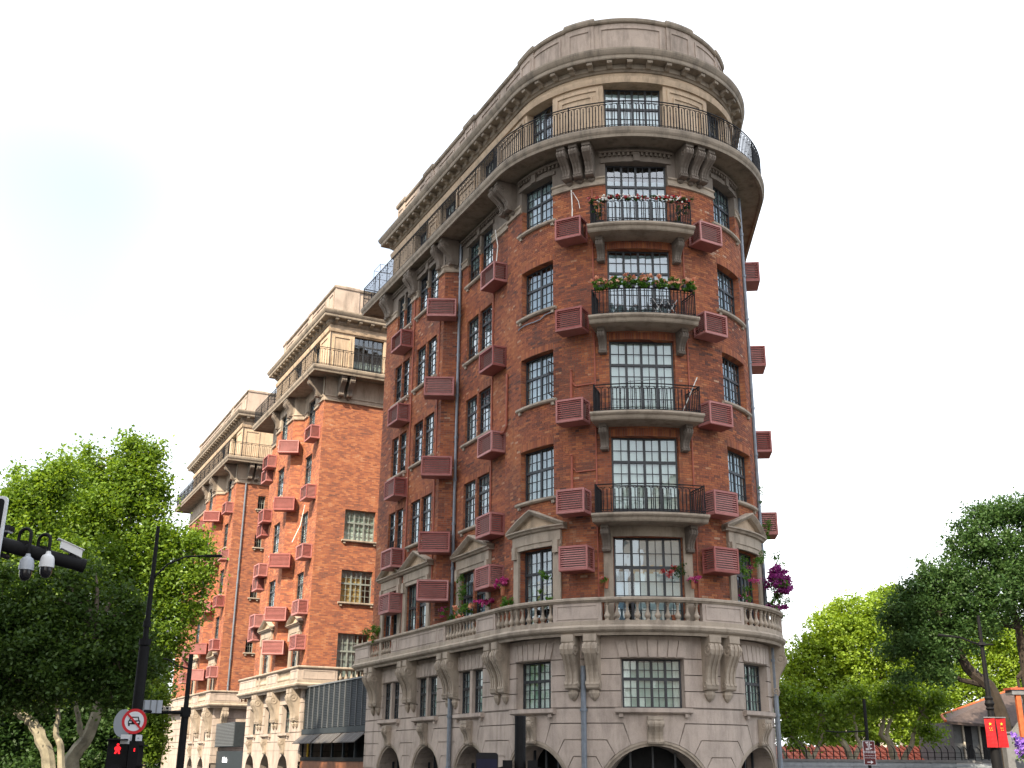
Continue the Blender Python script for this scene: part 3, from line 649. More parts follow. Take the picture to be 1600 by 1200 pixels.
def upper_works(B, u0, u1, zo, back0, back1, detail=True):
    ch = chain(u0, u1, back0, back1); z = lambda pr: [(d, zz+zo) for d, zz in pr]
    parts = {}
    parts['bal'] = chain_sweep(ch, z([(-.2, 22.44), (.84, 22.44), (.88, 22.36), (.98, 22.36), (1.00, 22.46), (1.03, 22.50), (1.06, 22.56), (1.07, 22.68), (1.05, 22.72), (-.2, 22.74)])).obj('balcony', 'stone_upper', B)
    chain_sweep(ch, z([(-.14, 25.26), (-.02, 25.27), (0, 25.34), (.02, 25.42), (.03, 25.50), (-.02, 25.53), (-.14, 25.53)])).obj('architrave', 'stone_attic', B)
    co = chain_sweep(ch, z([(-.3, 25.72), (-.05, 25.72), (0, 25.78), (.05, 25.80), (.06, 25.98), (.40, 26.00), (.42, 26.04), (.42, 26.15), (.46, 26.19), (.50, 26.26), (.53, 26.34), (.53, 26.41), (-.3, 26.56)])).obj('cornice', 'stone_upper', B)
    pa = chain_sweep(ch, z([(-.72, 26.5), (-.24, 26.5), (-.24, 26.66), (-.28, 26.70), (-.31, 26.72), (-.31, 28.08), (-.72, 28.08)])).obj('parapet', 'stone_parapet', B)
    chain_sweep(ch, z([(-.76, 28.083), (-.26, 28.083), (-.22, 28.12), (-.20, 28.21), (-.25, 28.28), (-.76, 28.28)])).obj('coping', 'stone_upper', pa)
    parts['cornice'] = co; parts['parapet'] = pa
    return parts
def attic_wall(B, fr, u0, u1, ops, d, zo=0): return wall('attic_wall', fr, u0, u1, 22.6, 25.74, ops, d, ['stone_attic', 'stone_attic'], B)
U = upper_works(B1, L(END1-.02), SR+9, 0, 8, None)
a_rng = [(-1.15, 1.15), (-4.75, -3.25), (3.25, 4.75)]+[(L(b), L(a)) for a, b in ((2.2, 3.9), (6.4, 8.1), (9.7, 11.2))]
wall('attic_wall', FR, L(END1-.2), SR+9, 22.6, 25.74, [(a, b, 22.75, 25.26) for a, b in a_rng], -.10, ['stone_attic', 'stone_attic'], B1, .62)
for i, (a, b) in enumerate(a_rng):
    window(FR, a, b, 22.75, 25.26, -.40, 8 if i == 0 else 4, 6, B1, trans=(2,), mull=(2, 4, 6) if i == 0 else (2,), curt=[(0, 1, .1, .95, CW)] if i == 0 else [(0, .5, 0, 1, CW)], single=i < 3, glass='glass_sky')
# raised panels of the attic between windows
edges = sorted(a_rng); 
for (a0, b0), (a1, b1) in zip(edges[:-1], edges[1:]):
    p, q = b0+.16, a1-.16
    if q-p > .5:
        g = G()
        for (x0, x1, zz0, zz1) in ((p, q, 25.02, 25.14), (p, q, 22.95, 23.05), (p, p+.10, 23.05, 25.02), (q-.10, q, 23.05, 25.02), (p+.25, q-.25, 24.78, 24.84), (p+.25, p+.31, 23.2, 24.78), (q-.31, q-.25, 23.2, 24.78)): g.box(FR, x0, x1, -.11, -.055, zz0, zz1)
        g.obj('attic_panel', 'stone_attic', B1)
# modillions under the cornice
mo = G(); mo.prism([(0, 0), (.30, 0), (.32, -.05), (.30, -.11), (.16, -.13), (.06, -.20), (0, -.20)], -.10, .10); mo = mo.mesh('modillion', 'stone_upper')
u = L(END1-.35)
while u < SR+1: link('modillion', mo, U['cornice'], FR.M(u, .05, 25.995)); u += .70
# parapet panels and piers
pp = [(-1.28, 1.28), (-2.55, -1.72), (1.72, 2.55), (-4.6, -2.98), (2.98, 4.6)]
x = SL
while x < SL+13.0: pp += [(-x-1.9, -x-.1)]; x += 2.35
for a, b in pp:
    g = G()
    for x0, x1, z0, z1 in ((a, b, 27.82, 27.92), (a, b, 26.86, 26.95), (a, a+.09, 26.95, 27.82), (b-.09, b, 26.95, 27.82)): g.box(FR, x0, x1, -.32, -.27, z0, z1)
    g.obj('parapet_panel', 'stone_parapet', U['parapet'])
for a, b in ((-2.72, -1.5), (1.5, 2.72), (L(.5), L(-.6)), (SL-.6, SL+.5), (L(5.9), L(4.9)), (L(10.6), L(9.6)), (L(14.2), L(13.2))):
    g = G(); g.sweep(FR, a, b, [(-.74, 26.6), (-.25, 26.6), (-.25, 28.075), (-.74, 28.075)]); pr_ = g.obj('parapet_pier', 'stone_parapet', U['parapet'])
    g = G(); g.sweep(FR, a-.04, b+.04, [(-.78, 28.07), (-.20, 28.07), (-.16, 28.12), (-.14, 28.22), (-.19, 28.33), (-.78, 28.33)]); g.obj('pier_cap', 'stone_upper', pr_)
    g = G(); p, q = a+.14, b-.14
    for x0, x1, z0, z1 in ((p, q, 27.80, 27.88), (p, q, 26.88, 26.96), (p, p+.07, 26.96, 27.80), (q-.07, q, 26.96, 27.80)): g.box(FR, x0, x1, -.255, -.215, z0, z1)
    g.obj('pier_panel', 'stone_parapet', pr_)
# railing of the long balcony, in panels between posts
u = L(END1+.95)
while u < SR+1.6:
    e = min(u+1.66, SR+1.8); iron_rail(FR, u, e, .97, 22.75, 23.80, .098 if e > -SL else .135).obj('railing_panel', 'iron', U['bal']); u = e
eb = Flat(FR.P(L(END1+.95), .97, 0)[:2], Vector(FR.P(L(END1+.95), -1.2, 0)[:2])-Vector(FR.P(L(END1+.95), .97, 0)[:2]))
iron_rail(eb, 0, 2.1, 0, 22.75, 23.80, .13).obj('railing_panel', 'iron', U['bal'])
g = G()                                         # light frame for drying laundry at the end of the balcony
q = [FR.P(L(14.9), .6, 22.75), FR.P(L(14.0), .6, 22.75), FR.P(L(14.0), -.2, 22.75), FR.P(L(14.9), -.2, 22.75)]
for p in q: g.tube([p, (p[0], p[1], 24.75)], .014, 5)
for z in (24.75, 24.35):
    for i in range(4): a = q[i]; b = q[(i+1) % 4]; g.tube([(a[0], a[1], z), (b[0], b[1], z)], .012, 5)
tag(g.obj('laundry_stand', 'metal_grey'), 'thin metal drying frame at the far end of the top balcony', 'frame')

# ------------------------------------------------------------ stone balustrade
def balustrade(B, u0, u1, zo, bays, back0, back1, fr=FR, bm=None):
    ch = chain(u0, u1, back0, back1); z = lambda pr: [(d, zz+zo) for d, zz in pr]
    s = chain_sweep(ch, z([(-.3, 5.27), (.40, 5.27), (.44, 5.22), (.50, 5.22), (.53, 5.30), (.60, 5.34), (.64, 5.38), (.66, 5.46), (.62, 5.50), (.57, 5.53), (.57, 5.66), (.33, 5.66), (.33, 5.54), (-.3, 5.54)])).obj('balustrade', 'stone_trim', B)
    chain_sweep(ch, z([(.34, 6.22), (.57, 6.22), (.59, 6.25), (.63, 6.28), (.63, 6.34), (.58, 6.37), (.36, 6.37), (.31, 6.34), (.31, 6.28)])).obj('handrail', 'stone_trim', s)
    for a, b, n in bays:
        if n:
            for i in range(n): link('baluster', bm, s, FR.M(a+(b-a)*(i+.5)/n, .45, 5.66+zo) @ Matrix.Rotation(rnd.random()*3, 4, 'Z'))
        else:
            g = G(); g.box(FR, a, b, .36, .545, 5.655+zo, 6.225+zo)
            for x0, x1, z0, z1 in ((a+.10, b-.10, 6.12, 6.17), (a+.10, b-.10, 5.72, 5.77), (a+.10, a+.15, 5.77, 6.12), (b-.15, b-.10, 5.77, 6.12)): g.box(FR, x0, x1, .54, .565, z0+zo, z1+zo)
            g.obj('panel', 'stone_base', s)
    return s
BALM = baluster_mesh(.565)
bays = [(-1.42, 1.42, 10), (-2.88, -1.42, 0), (1.42, 2.88, 0), (-5.62, -2.88, 10), (2.88, 5.62, 10), (5.62, 6.7, 0), (6.7, 9, 9), (L(1.96), -5.62, 0), (L(4.72), L(1.96), 10), (L(5.4), L(4.72), 0), (L(9.55), L(5.4), 0), (L(10.25), L(9.55), 0), (L(12.85), L(10.25), 9), (L(END1+.56), L(12.85), 0)]
balustrade(B1, L(END1-.02), SR+9, 0, bays, 6, None, bm=BALM)
# ------------------------------------------------------------ rusticated stone base
BW = [(-.95, .95), (-4.90, -3.27), (3.27, 4.90), (L(4.31), L(2.32)), (L(8.35), L(6.38)), (L(12.2), L(10.3))]
ARC = [(0, 1.70, .32), (-4.08, 1.42, .60), (4.08, 1.42, .60)]+[(L(t), 1.38, .64) for t in (3.31, 7.36, 11.25)]
JO = [5.25, 4.56, 4.08, 3.60, 3.12, 2.66, 2.18, 1.70, 1.22, .74, .26, -.22, -.70, -1.18, -1.6]
BW_ops = [(a, b, 3.10, 4.56) for a, b in BW]
# recessed backing sheet with the arch openings left out
def arch_z(u):
    for c, r, zc in ARC:
        if abs(u-c) < r: return zc+math.sqrt(max(0, r*r-(u-c)**2))
    return None
ue = sorted(set([round(x, 4) for x in FR.cuts(L(END1), SR+2.5, .25)]+[round(c+r*math.sin(k*math.pi/16), 4) for c, r, _ in ARC for k in range(-8, 9)]))
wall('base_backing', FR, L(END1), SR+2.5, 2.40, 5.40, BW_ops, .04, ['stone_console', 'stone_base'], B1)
g = G()
for a, b in zip(ue[:-1], ue[1:]):
    m = (a+b)/2; az = arch_z(m)
    if az is None: g.add([FR.P(a, .04, -1.6), FR.P(b, .04, -1.6), FR.P(b, .04, 2.40), FR.P(a, .04, 2.40)], [(0, 1, 2, 3)])
    else:
        za = arch_z(a) or arch_z(m); zb = arch_z(b) or arch_z(m)
        cc = [x for x in ARC if abs(m-x[0]) < x[1]][0]; zf = lambda u: cc[2]+math.sqrt(max(0, cc[1]**2-(u-cc[0])**2))
        za, zb = zf(a), zf(b)
        g.add([FR.P(a, .04, za), FR.P(b, .04, zb), FR.P(b, .04, 2.40), FR.P(a, .04, 2.40)], [(0, 1, 2, 3)])
        g.add([FR.P(a, .04, za), FR.P(b, .04, zb), FR.P(b, -.8, zb), FR.P(a, -.8, za)], [(0, 1, 2, 3)])
g.obj('arcade_wall', 'stone_base', B1)
# dark arcade room behind, and blocks
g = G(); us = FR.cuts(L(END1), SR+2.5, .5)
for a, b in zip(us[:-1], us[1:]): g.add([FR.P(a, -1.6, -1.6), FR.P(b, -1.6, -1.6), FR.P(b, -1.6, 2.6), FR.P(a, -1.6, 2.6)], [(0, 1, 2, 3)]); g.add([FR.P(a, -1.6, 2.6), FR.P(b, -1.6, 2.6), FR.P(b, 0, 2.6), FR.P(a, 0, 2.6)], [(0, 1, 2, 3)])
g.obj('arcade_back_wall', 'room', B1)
def stone_course(u0, u1, z0, z1): 
    g = G(); e = .014; g.box(FR, u0+(e if u0 > L(END1)+.01 else 0), u1-e, .03, OUT, z0+e, z1-e); return g.obj('stone_block', 'stone_base', B1)
edgesU = [L(END1)]+[x for w_ in sorted(BW) for x in w_]+[SR+2.5]
for k in range(1, 5):     # courses beside the windows
    for i in range(0, len(edgesU), 2):
        if edgesU[i+1]-edgesU[i] > .05: stone_course(edgesU[i], edgesU[i+1], JO[k+1] if k < 4 else 3.10, JO[k])
cen = sorted(ARC)
splits = [L(END1)]+[(cen[i][0]+cen[i+1][0])/2 for i in range(len(cen)-1)]+[SR+2.5]
stone_course(L(END1), SR+2.5, 4.56+.0, 5.25)
# voussoir lintels (fluted keyed blocks) above windows
for a, b in BW:
    g = G(); n = 7; c = (a+b)/2
    for i in range(n):
        x0 = a-.05+(b-a+.1)*i/n; x1 = a-.05+(b-a+.1)*(i+1)/n; k = .12
        g.poly(FR, [(x0+.02, 4.60), (x1-.02, 4.60), (x1-.02+(x1-c)*k, 5.10), (x0+.02+(x0-c)*k, 5.10)], OUT-.01, OUT+.045)
    g.obj('voussoir_lintel', 'stone_base', B1)
    i0 = 8 if c == 0 else 6
    if abs(c) < SL+.5:
        wn = window(FR, a, b, 3.10, 4.56, -.16, 8 if abs(c) < .1 else 6, 5, B1, trans=(2,), mull=(2, 4, 6) if abs(c) < .1 else (3,), curt=[(0, .12, 0, 1, CW), (.12, .88, 0, .96, CG), (.88, 1, 0, 1, CW)], single=True, glass='glass')
    else:
        g = G(); g.box(FR, c-.10, c+.10, -.14, OUT-.02, 3.10, 4.56); g.obj('mullion', 'stone_base', B1)
        for x0, x1 in ((a, c-.10), (c+.10, b)): wn = window(FR, x0, x1, 3.10, 4.56, -.05, 3, 5, B1, trans=(2,), curt=[(0, .4, 0, 1, CW), (.4, 1, 0, 1, CG)], single=True, glass='glass_flat')
    sill(FR, a-.18, b+.18, 3.10, OUT, B1, 'stone_base', .15, .16)
# courses cut by the arches
for i, (c, r, zc) in enumerate(cen):
    lo, hi = splits[i], splits[i+1]; rr = r+.16
    def ap(dz): return math.sqrt(max(.0001, rr*rr-(dz-zc)**2))
    zt = zc+rr
    g = G(); E = [];
    # crown block
    a0 = rad(22); A0 = (rr*math.sin(a0), zc+rr*math.cos(a0)); E0 = A0[0]+(2.66-A0[1])*math.tan(rad(19))
    arc = [(rr*math.sin(x), zc+rr*math.cos(x)) for x in np.linspace(-a0, a0, 9)]
    e = .014
    lo_, hi_ = lo, hi
    pts = [(lo, 2.66+e), (c-E0, 2.66+e)]+[(c+x, z) for x, z in arc]+[(c+E0, 2.66+e), (hi, 2.66+e), (hi, 3.10-e), (lo, 3.10-e)]
    # keep inside window sills
    g.poly(FR, pts, .03, OUT); g.obj('stone_block', 'stone_base', B1)
    prevA, prevE, zp = a0, E0, 2.66
    for k, (ztop, zb) in enumerate(((2.66, 2.18), (2.18, 1.70), (1.70, 1.22), (1.22, .74))):
        na = prevA+rad(17 if r > 1.5 else 20); A1 = (rr*math.sin(na), zc+rr*math.cos(na)); zE = max(zb, A1[1]); E1x = A1[0]+max(0, (zb-A1[1]))*math.tan(rad(30))
        if A1[1] > zb: A1 = (ap(zb), zb); na = math.asin(min(1, A1[0]/rr)); E1x = A1[0]+.001
        for s in (-1, 1):
            out = hi if s > 0 else lo
            arcp = [(rr*math.sin(x), zc+rr*math.cos(x)) for x in np.linspace(prevA, na, 5)]
            P_ = [(prevE+.02, ztop-e)]+[(arcp[0][0]+.02, arcp[0][1])]+arcp[1:]+([(E1x, zb+e)] if E1x > A1[0]+.01 else [])
            P_ = [(c+s*x, z) for x, z in P_]
            poly = [(out, ztop-e)]+P_+[(out, zb+e)]
            if abs(out-c) < prevE+.05: continue
            try: g = G(); g.poly(FR, poly, .03, OUT); g.obj('stone_block', 'stone_base', B1)
            except Exception: pass
        prevA, prevE = na, E1x
    # arch moulding rings
    g = G()
    for r0, r1, d1 in ((r+.08, r+.155, .09), (r, r+.08, .05)):
        rows = []
        for x in np.linspace(-math.pi/2, math.pi/2, 25):
            rows.append([FR.P(c+r0*math.sin(x), -.3, zc+r0*math.cos(x)), FR.P(c+r0*math.sin(x), d1, zc+r0*math.cos(x)), FR.P(c+r1*math.sin(x), d1, zc+r1*math.cos(x)), FR.P(c+r1*math.sin(x), -.3, zc+r1*math.cos(x))])
        g.quadgrid(rows)
    g.obj('arch_moulding', 'stone_trim', B1)
    # fanlight frame in the arch
    g = G(); tf = tangent(FR, c, -.55)
    g.box(tf, -r, r, -.04, .04, 1.02, 1.14); 
    for x in np.linspace(-r*.8, r*.8, 5): g.box(tf, x-.03, x+.03, -.035, .035, -1.6, zc+math.sqrt(r*r-x*x))
    g.obj('fanlight_frame', 'frame_metal', B1)
km = console_mesh('keystone', .46, .80, .26, 'stone_trim')
for c, r, zc in ARC: link('keystone', km, B1, FR.M(c, OUT-.01, zc+r+.84))
cb = console_mesh('console', .42, 1.62, .50, 'stone_trim', .34)
for u in [s*x for s in (-1, 1) for x in (1.76, 2.42)]+[L(t) for t in (.45, 1.05, 4.55, 5.15, 8.6, 9.2, 12.6, 13.2)]+[SL+.55, SL+1.15]: link('console', cb, B1, FR.M(u, OUT-.012, 5.265))
# ------------------------------------------------------------ pipes and cables on the main block
def vpipe(fr, u, d, z0, z1, r, mat, parent, joints=True, name='drainpipe'):
    g = G(); P = lambda z: fr.P(u, d, z)
    g.tube([P(z0), P(z1)], r, 8)
    z = z0+1.1
    while joints and z < z1: g.tube([P(z), P(z+.09)], r*1.35, 8); z += 1.75
    return g.obj(name, mat, parent, smooth=True)
vpipe(FR, -2.09, .17, -1.6, 4.35, .085, 'pipe_grey', B1); vpipe(FR, L(4.86), .2, -1.6, 3.9, .08, 'pipe_grey', B1); vpipe(FR, R*1.29, .07, 5.6, 22.3, .062, 'pipe_grey', B1); vpipe(FR, R*1.22, .22, -1.6, 5.2, .085, 'pipe_grey', B1)
vpipe(FR, L(5.52), -.05, 5.6, 22.3, .06, 'pipe_grey', B1)
for s in (-1, 1): vpipe(FR, s*1.60, .04, 5.6, 20.9, .026, 'pipe_red', B1, False, 'conduit')
vpipe(FR, L(9.25), .50, 6, 21, .03, 'pipe_red', B1, False, 'conduit'); vpipe(FR, L(2.35), -.11, 6, 20, .025, 'pipe_red', B1, False, 'conduit'); vpipe(FR, L(6.3), .49, 8, 20, .025, 'pipe_red', B1, False, 'conduit')
def bent(fr, pts, r, mat, name='conduit', parent=B1):
    g = G(); g.tube([fr.P(*p) for p in pts], r, 6); return g.obj(name, mat, parent, smooth=True)
for z in (9.85, 12.83): bent(FR, [(-2.45, .05, z), (-2.45, .05, z+1.25), (-2.45, .1, z+1.3)], .045, 'pipe_red'); bent(FR, [(-2.40, .05, z+.85), (-2.28, .05, z+.70), (-1.6, .05, z+.72)], .022, 'pipe_red')
bent(FR, [(L(.75), .06, 14.9), (L(.75), .06, 12.95), (L(.9), .06, 12.75), (L(1.2), .06, 12.75)], .045, 'pipe_red')
bent(FR, [(-2.35, .08, 19.5), (-2.33, .07, 20.2), (-2.36, .08, 21.0)], .022, 'cable_white', 'cable'); bent(FR, [(-2.3, .08, 20.9), (-2.1, .06, 20.5), (-2.05, .05, 20.2)], .012, 'cable_white', 'cable')
bent(FR, [(L(1.75), .1, 19.6), (L(1.70), .05, 20.5), (L(1.95), .05, 21.3)], .022, 'cable_white', 'cable')
bent(FR, [(-5.0, .06, 16.30)]+[(-4.9+.2*i, .06, 16.32+.02*math.sin(i)) for i in range(7)]+[(-3.5, .06, 16.42), (-3.2, .06, 16.45)], .022, 'pipe_grey', 'cable')
# ------------------------------------------------------------ air conditioners of the main block
ST = {3: 'lowest', 4: 'second', 5: 'third', 6: 'fourth', 7: 'topmost'}
ZA = {3: 7.23, 4: 9.07, 5: 12.07, 6: 15.37, 7: 18.8}
for f in (3, 4, 5, 6, 7):
    st = ST[f]+' brick storey'
    ac(FR, -2.24 if f > 3 else -2.17, .10, ZA[f]+(.05 if f == 5 else 0), 's', 'maroon louvred air conditioner cage left of the prow middle window, '+st)
    ac(FR, 2.30 if f > 3 else 2.2, .10, ZA[f]-(.1 if f > 5 else 0), 's', 'maroon louvred air conditioner cage right of the prow middle window, '+st)
    ac(FR, L(1.78), -.13, ZA[f], 'm', 'maroon louvred air conditioner cage beside the recessed bay next to prow, '+st)
    ac(SP1, SPL-.72-.03, .05, ZA[f], 'm', 'maroon louvred air conditioner cage on the splayed bay corner, '+st)
    ac(FR, L(9.95), .49, ZA[f], 'm', 'maroon louvred air conditioner cage near far end of the main block, '+st)
    if f > 3: ac(FR, SR-.15, .02, ZA[f]+.1, 's', 'maroon louvred air conditioner cage jutting past the right silhouette, '+st)
# ------------------------------------------------------------ the two wings farther along the street
def wing(t0, t1, zo, label, nearwords, single=False, tree_hidden=False):
    B = thing('apartment_wing', label, 'building', (*FR.P(L(t0), 0, 0)[:2], GROUND))
    f = Prow(zo); ta, tb, tc_, td = t0+.9, t0+4.35, t0+4.64, t0+8.4
    winA = (t0+2.2, t0+3.6); winB = (t0+5.9, t0+7.4)
    sp = Flat(pt(tc_, .45), pt(tb, -.15)-pt(tc_, .45), zo); sp2 = Flat(pt(td+.3, -.15), pt(td, .45)-pt(td+.3, -.15), zo)
    ef = Flat(pt(t0, 0), pt(t0, -1)-pt(t0, 0), zo)
    o = lambda rs: fl_ops([(L(b), L(a)) for a, b in rs])
    tail = [] if t1-td < 3 else [(td+1.2, td+2.3)]
    ewins = [(1.62, 3.4, 12.9+.3, 14.6+.3), (1.62, 3.4, 9.52+.3, 11.26+.3), (1.62, 3.4, 5.9, 7.88+.3)] if t0 < 40 else [(1.66, 2.2, 16.0+.4, 16.9+.4), (1.66, 2.2, 12.4+.4, 13.3+.4), (1.66, 2.2, 9.0, 9.9), (1.66, 2.2, 19.2, 20.2)]
    for fr, a, b, ops, d in ((f, L(ta), L(t0), [], 0.), (f, L(tb), L(ta), o([winA]), -.15), (f, L(td), L(tc_), o([winB]), .45), (f, L(t1), L(td+.3), o(tail), -.15), (sp, 0, SPL, [], 0.), (sp2, 0, SPL, [], 0.), (ef, 0, 9, ewins, 0.)):
        wall('brick_wall', fr, a, b, ZB0, ZB1, clip(ops, ZB0, ZB1), d, ['brick_far', 'brick_far'], B)
        o2 = clip(ops, ZB1, 22.45)
        wall('frieze_wall', fr, a, b, ZB1, 22.45, o2, d+.03, ['stone_trim', 'stone_trim'], B)
        p = a
        for x0, x1 in sorted([(x[0], x[1]) for x in o2])+[(b, b)]:
            if x0-p > .05: g = G(); g.sweep(fr, p, x0, [(d, 21.0), (d+.09, 21.02), (d+.10, 21.10), (d+.06, 21.14), (d+.06, 21.24), (d+.11, 21.28), (d+.10, 21.34), (d, 21.36)]); g.obj('string_course', 'stone_trim', B)
            p = x1
    g = G(); g.box(f, L(ta)-.001, L(ta)+.3, -.5, -.002, ZB0, 22.45); g.obj('pier', 'brick_far', B, uv=[(v[0], v[2]) for v in g.V])
    bay_windows(f, [winA], -.15, (3, 4, 5, 6, 7), B, single, cols=4); bay_windows(f, [winB], .45, (3, 4, 5, 6, 7), B, single, cols=4)
    if tail: bay_windows(f, tail, -.15, (3, 4, 5, 6, 7), B, False, cols=3)
    for i, (a, b, z0, z1) in enumerate(ewins):
        small = b-a < 1
        wn = window(ef, a, b, z0, z1, -.18, 3 if small else 6, 2 if small else 5, B, trans=() if small else (2,), mull=() if small else (2, 4), curt=[] if small else [[(0, 1, 0, .3, CW), (0, 1, .3, 1, 'curtain_sage')], [(0, .75, 0, .78, 'curtain_warm'), (0, 1, .78, 1, 'blind')], [(0, .6, 0, 1, 'blind')]][i], single=not small, fmat='frame_green')
        sill(ef, a-.14, b+.14, z0, 0, wn, proj=.16)
    pediment(f, L(winA[1]+.62), L(winA[0]-.62), -.15, B, wz=(L(winA[1]), L(winA[0]))); pediment(f, L(winB[1]+.62), L(winB[0]-.62), .45, B, wz=(L(winB[1]), L(winB[0])))
    # shell
    g = G(); g.add([f.P(L(t1), -.15, -1.6), f.P(L(t1), -9, -1.6), f.P(L(t1), -9, 26), f.P(L(t1), -.15, 26)], [(0, 1, 2, 3)]); g.add([f.P(L(t0), -9, -1.6), f.P(L(t1), -9, -1.6), f.P(L(t1), -9, 26), f.P(L(t0), -9, 26)], [(0, 1, 2, 3)])
    g.obj('rear_wall', 'brick_far', B, uv=[(v[0], v[2]) for v in g.V])
    g = G(); g.add([f.P(L(t0), -.3, 26.45), f.P(L(t1), -.3, 26.45), f.P(L(t1), -9, 26.45), f.P(L(t0), -9, 26.45)], [(0, 1, 2, 3)]); g.obj('roof', 'roof_grey', B)
    # upper works
    U = upper_works(B, L(t1), L(t0), zo, 8, 8)
    ar = [(L(t0+3.4), L(t0+2.0)), (L(t0+7.4), L(t0+5.8))]
    wall('attic_wall', f, L(t1), L(t0), 22.6, 25.74, [(a, b, 22.75, 25.26) for a, b in ar], -.10, ['stone_attic', 'stone_attic'], B)
    we = [(1.6, 3.42, 22.75, 25.2)] if t0 < 40 else []
    wall('attic_wall', ef, .1, 9, 22.6, 25.74, we, -.10, ['stone_attic', 'stone_attic'], B)
    for a, b in ar: window(f, a, b, 22.75, 25.26, -.32, 4, 6, B, trans=(2,), mull=(2,), curt=[(0, .5, 0, 1, CW)], single=False)
    for a, b, z0, z1 in we: window(ef, a, b, z0, z1, -.25, 6, 5, B, trans=(1,), mull=(2, 4), curt=[(0, 1, 0, .4, 'blind')], single=True)
    for fr, p, q in ((ef, .32, 1.40), (f, L(t0+1.7), L(t0+.3))):
        g = G()
        for (x0, x1, zz0, zz1) in ((p, q, 24.95, 25.05), (p, q, 22.95, 23.05), (p, p+.09, 23.05, 24.95), (q-.09, q, 23.05, 24.95)): g.box(fr, x0, x1, -.11, -.055, zz0, zz1)
        g.obj('attic_panel', 'stone_attic', B)
    u = L(t1-.3)
    while u < L(t0)-.2: link('modillion', mo, U['cornice'], f.M(u, .05, 25.995)); u += .72
    u = .35
    while u < 4.5: link('modillion', mo, U['cornice'], ef.M(u, .05, 25.995)); u += .72
    for fr, a, b in ((ef, .62, 1.65), (ef, 1.95, 3.6), (f, L(t0+1.4), L(t0+.55)), (f, L(t0+5), L(t0+2.1)), (f, L(t0+8.2), L(t0+5.6)), (f, L(t1-.4), L(t0+8.9))):
        g = G()
        for x0, x1, z0, z1 in ((a, b, 27.82, 27.92), (a, b, 26.86, 26.95), (a, a+.09, 26.95, 27.82), (b-.09, b, 26.95, 27.82)): g.box(fr, x0, x1, -.32, -.27, z0, z1)
        g.obj('parapet_panel', 'stone_parapet', U['parapet'])
    for fr, a, b in ((ef, .31, 1.8), (f, L(t0+5.5), L(t0+4.8)), (f, L(t1-.4), L(t1-1.1))):
        g = G(); g.sweep(fr, a, b, [(-.74, 26.6), (-.25, 26.6), (-.25, 28.08), (-.19, 28.12), (-.17, 28.24), (-.22, 28.325), (-.77, 28.325)]); g.obj('parapet_pier', 'stone_parapet', U['parapet'])
    u = L(t1+.9)
    while u < L(t0-.97)-.05:
        e = min(u+1.66, L(t0-.97)); iron_rail(f, u, e, .97, 22.75, 23.80, .15).obj('railing_panel', 'iron', U['bal']); u = e
    e2 = Flat(f.P(L(t0-.97), .97, 0)[:2], Vector(ef.P(1, .97, 0)[:2])-Vector(ef.P(0, .97, 0)[:2]), zo)
    for k in range(3): iron_rail(e2, k*1.6, k*1.6+1.6, 0, 22.75, 23.80, .15).obj('railing_panel', 'iron', U['bal'])
    for t in (t0+.5, t0+4.9, t0+5.3, t0+8.0): link('console', cm8, B, f.M(L(t), .03 if t < t0+4 else .45, 22.40) @ Matrix.Diagonal((1, 1 if t < t0+4 else .6, 1, 1)))
    for u in (.85, 1.35): link('console', cm8, B, ef.M(u, .03, 22.40))
    # balustrade, base
    nb = [(L(t0-.56), L(t0-.56), 0)]
    bays = [(L(t0+1.0), L(t0-.54), 0), (L(t0+3.6), L(t0+1.0), 10), (L(t0+5.6), L(t0+3.6), 0), (L(t0+8.2), L(t0+5.6), 10), (L(t1+.5), L(t0+8.2), 0)]
    sb_ = balustrade(B, L(t1), L(t0), zo, bays, 8, 8, bm=BALM)
    ef2 = Flat(pt(t0, 0), pt(t0, -1)-pt(t0, 0), zo)
    g = G(); g.box(ef2, -.5, 1.55, .36, .545, 5.655, 6.225)
    for x0, x1, z0, z1 in ((-.3, 1.42, 6.12, 6.17), (-.3, 1.42, 5.72, 5.77), (-.3, -.25, 5.77, 6.12), (1.37, 1.42, 5.77, 6.12)): g.box(ef2, x0, x1, .54, .565, z0, z1)
    g.obj('panel', 'stone_base', sb_)
    for i in range(8): link('baluster', BALM, sb_, ef2.M(1.75+i*.30, .45, 5.66))
    bw = [(L(t0+c+.8), L(t0+c-.8)) for c in (2.9, 6.6, 10.0) if t0+c+.8 < t1-.3]
    ops = [(a, b, 3.10, 4.56) for a, b in bw]
    wall('base_backing', f, L(t1), L(t0), 2.2, 5.4, ops, .04, ['stone_console', 'stone_base'], B); wall('base_backing', ef, 0, 9, -1.3, 5.4, [], .04, ['stone_console', 'stone_base'], B)
    for a, b in bw:
        window(f, a, b, 3.10, 4.56, -.16, 4, 4, B, trans=(2,), mull=(2,), curt=[(0, 1, 0, 1, CG)], single=False); sill(f, a-.15, b+.15, 3.10, OUT, B, 'stone_base', .15, .16)
    eu = [L(t1)]+[x for w_ in sorted(bw) for x in w_]+[L(t0)]
    for k in range(1, 5):
        for i in range(0, len(eu), 2): g = G(); g.box(f, eu[i]+.012, eu[i+1]-.012, .03, OUT, (JO[k+1] if k < 4 else 3.10)+.014, JO[k]-.014); g.obj('stone_block', 'stone_base', B)
    for z1, z0 in ((5.25, 4.56), (3.10, 2.66), (2.66, 2.2)): g = G(); g.box(f, L(t1), L(t0), .03, OUT, z0+.014, z1-.014); g.obj('stone_block', 'stone_base', B)
    for k in range(0, 8): g = G(); g.box(ef, -.09, 8.9, .03, OUT, max(JO[k+1], 1.7)+.014, JO[k]-.014); g.obj('stone_block', 'stone_base', B)
    g = G(); arcs = [((a+b)/2, 1.05, .95) for a, b in bw]
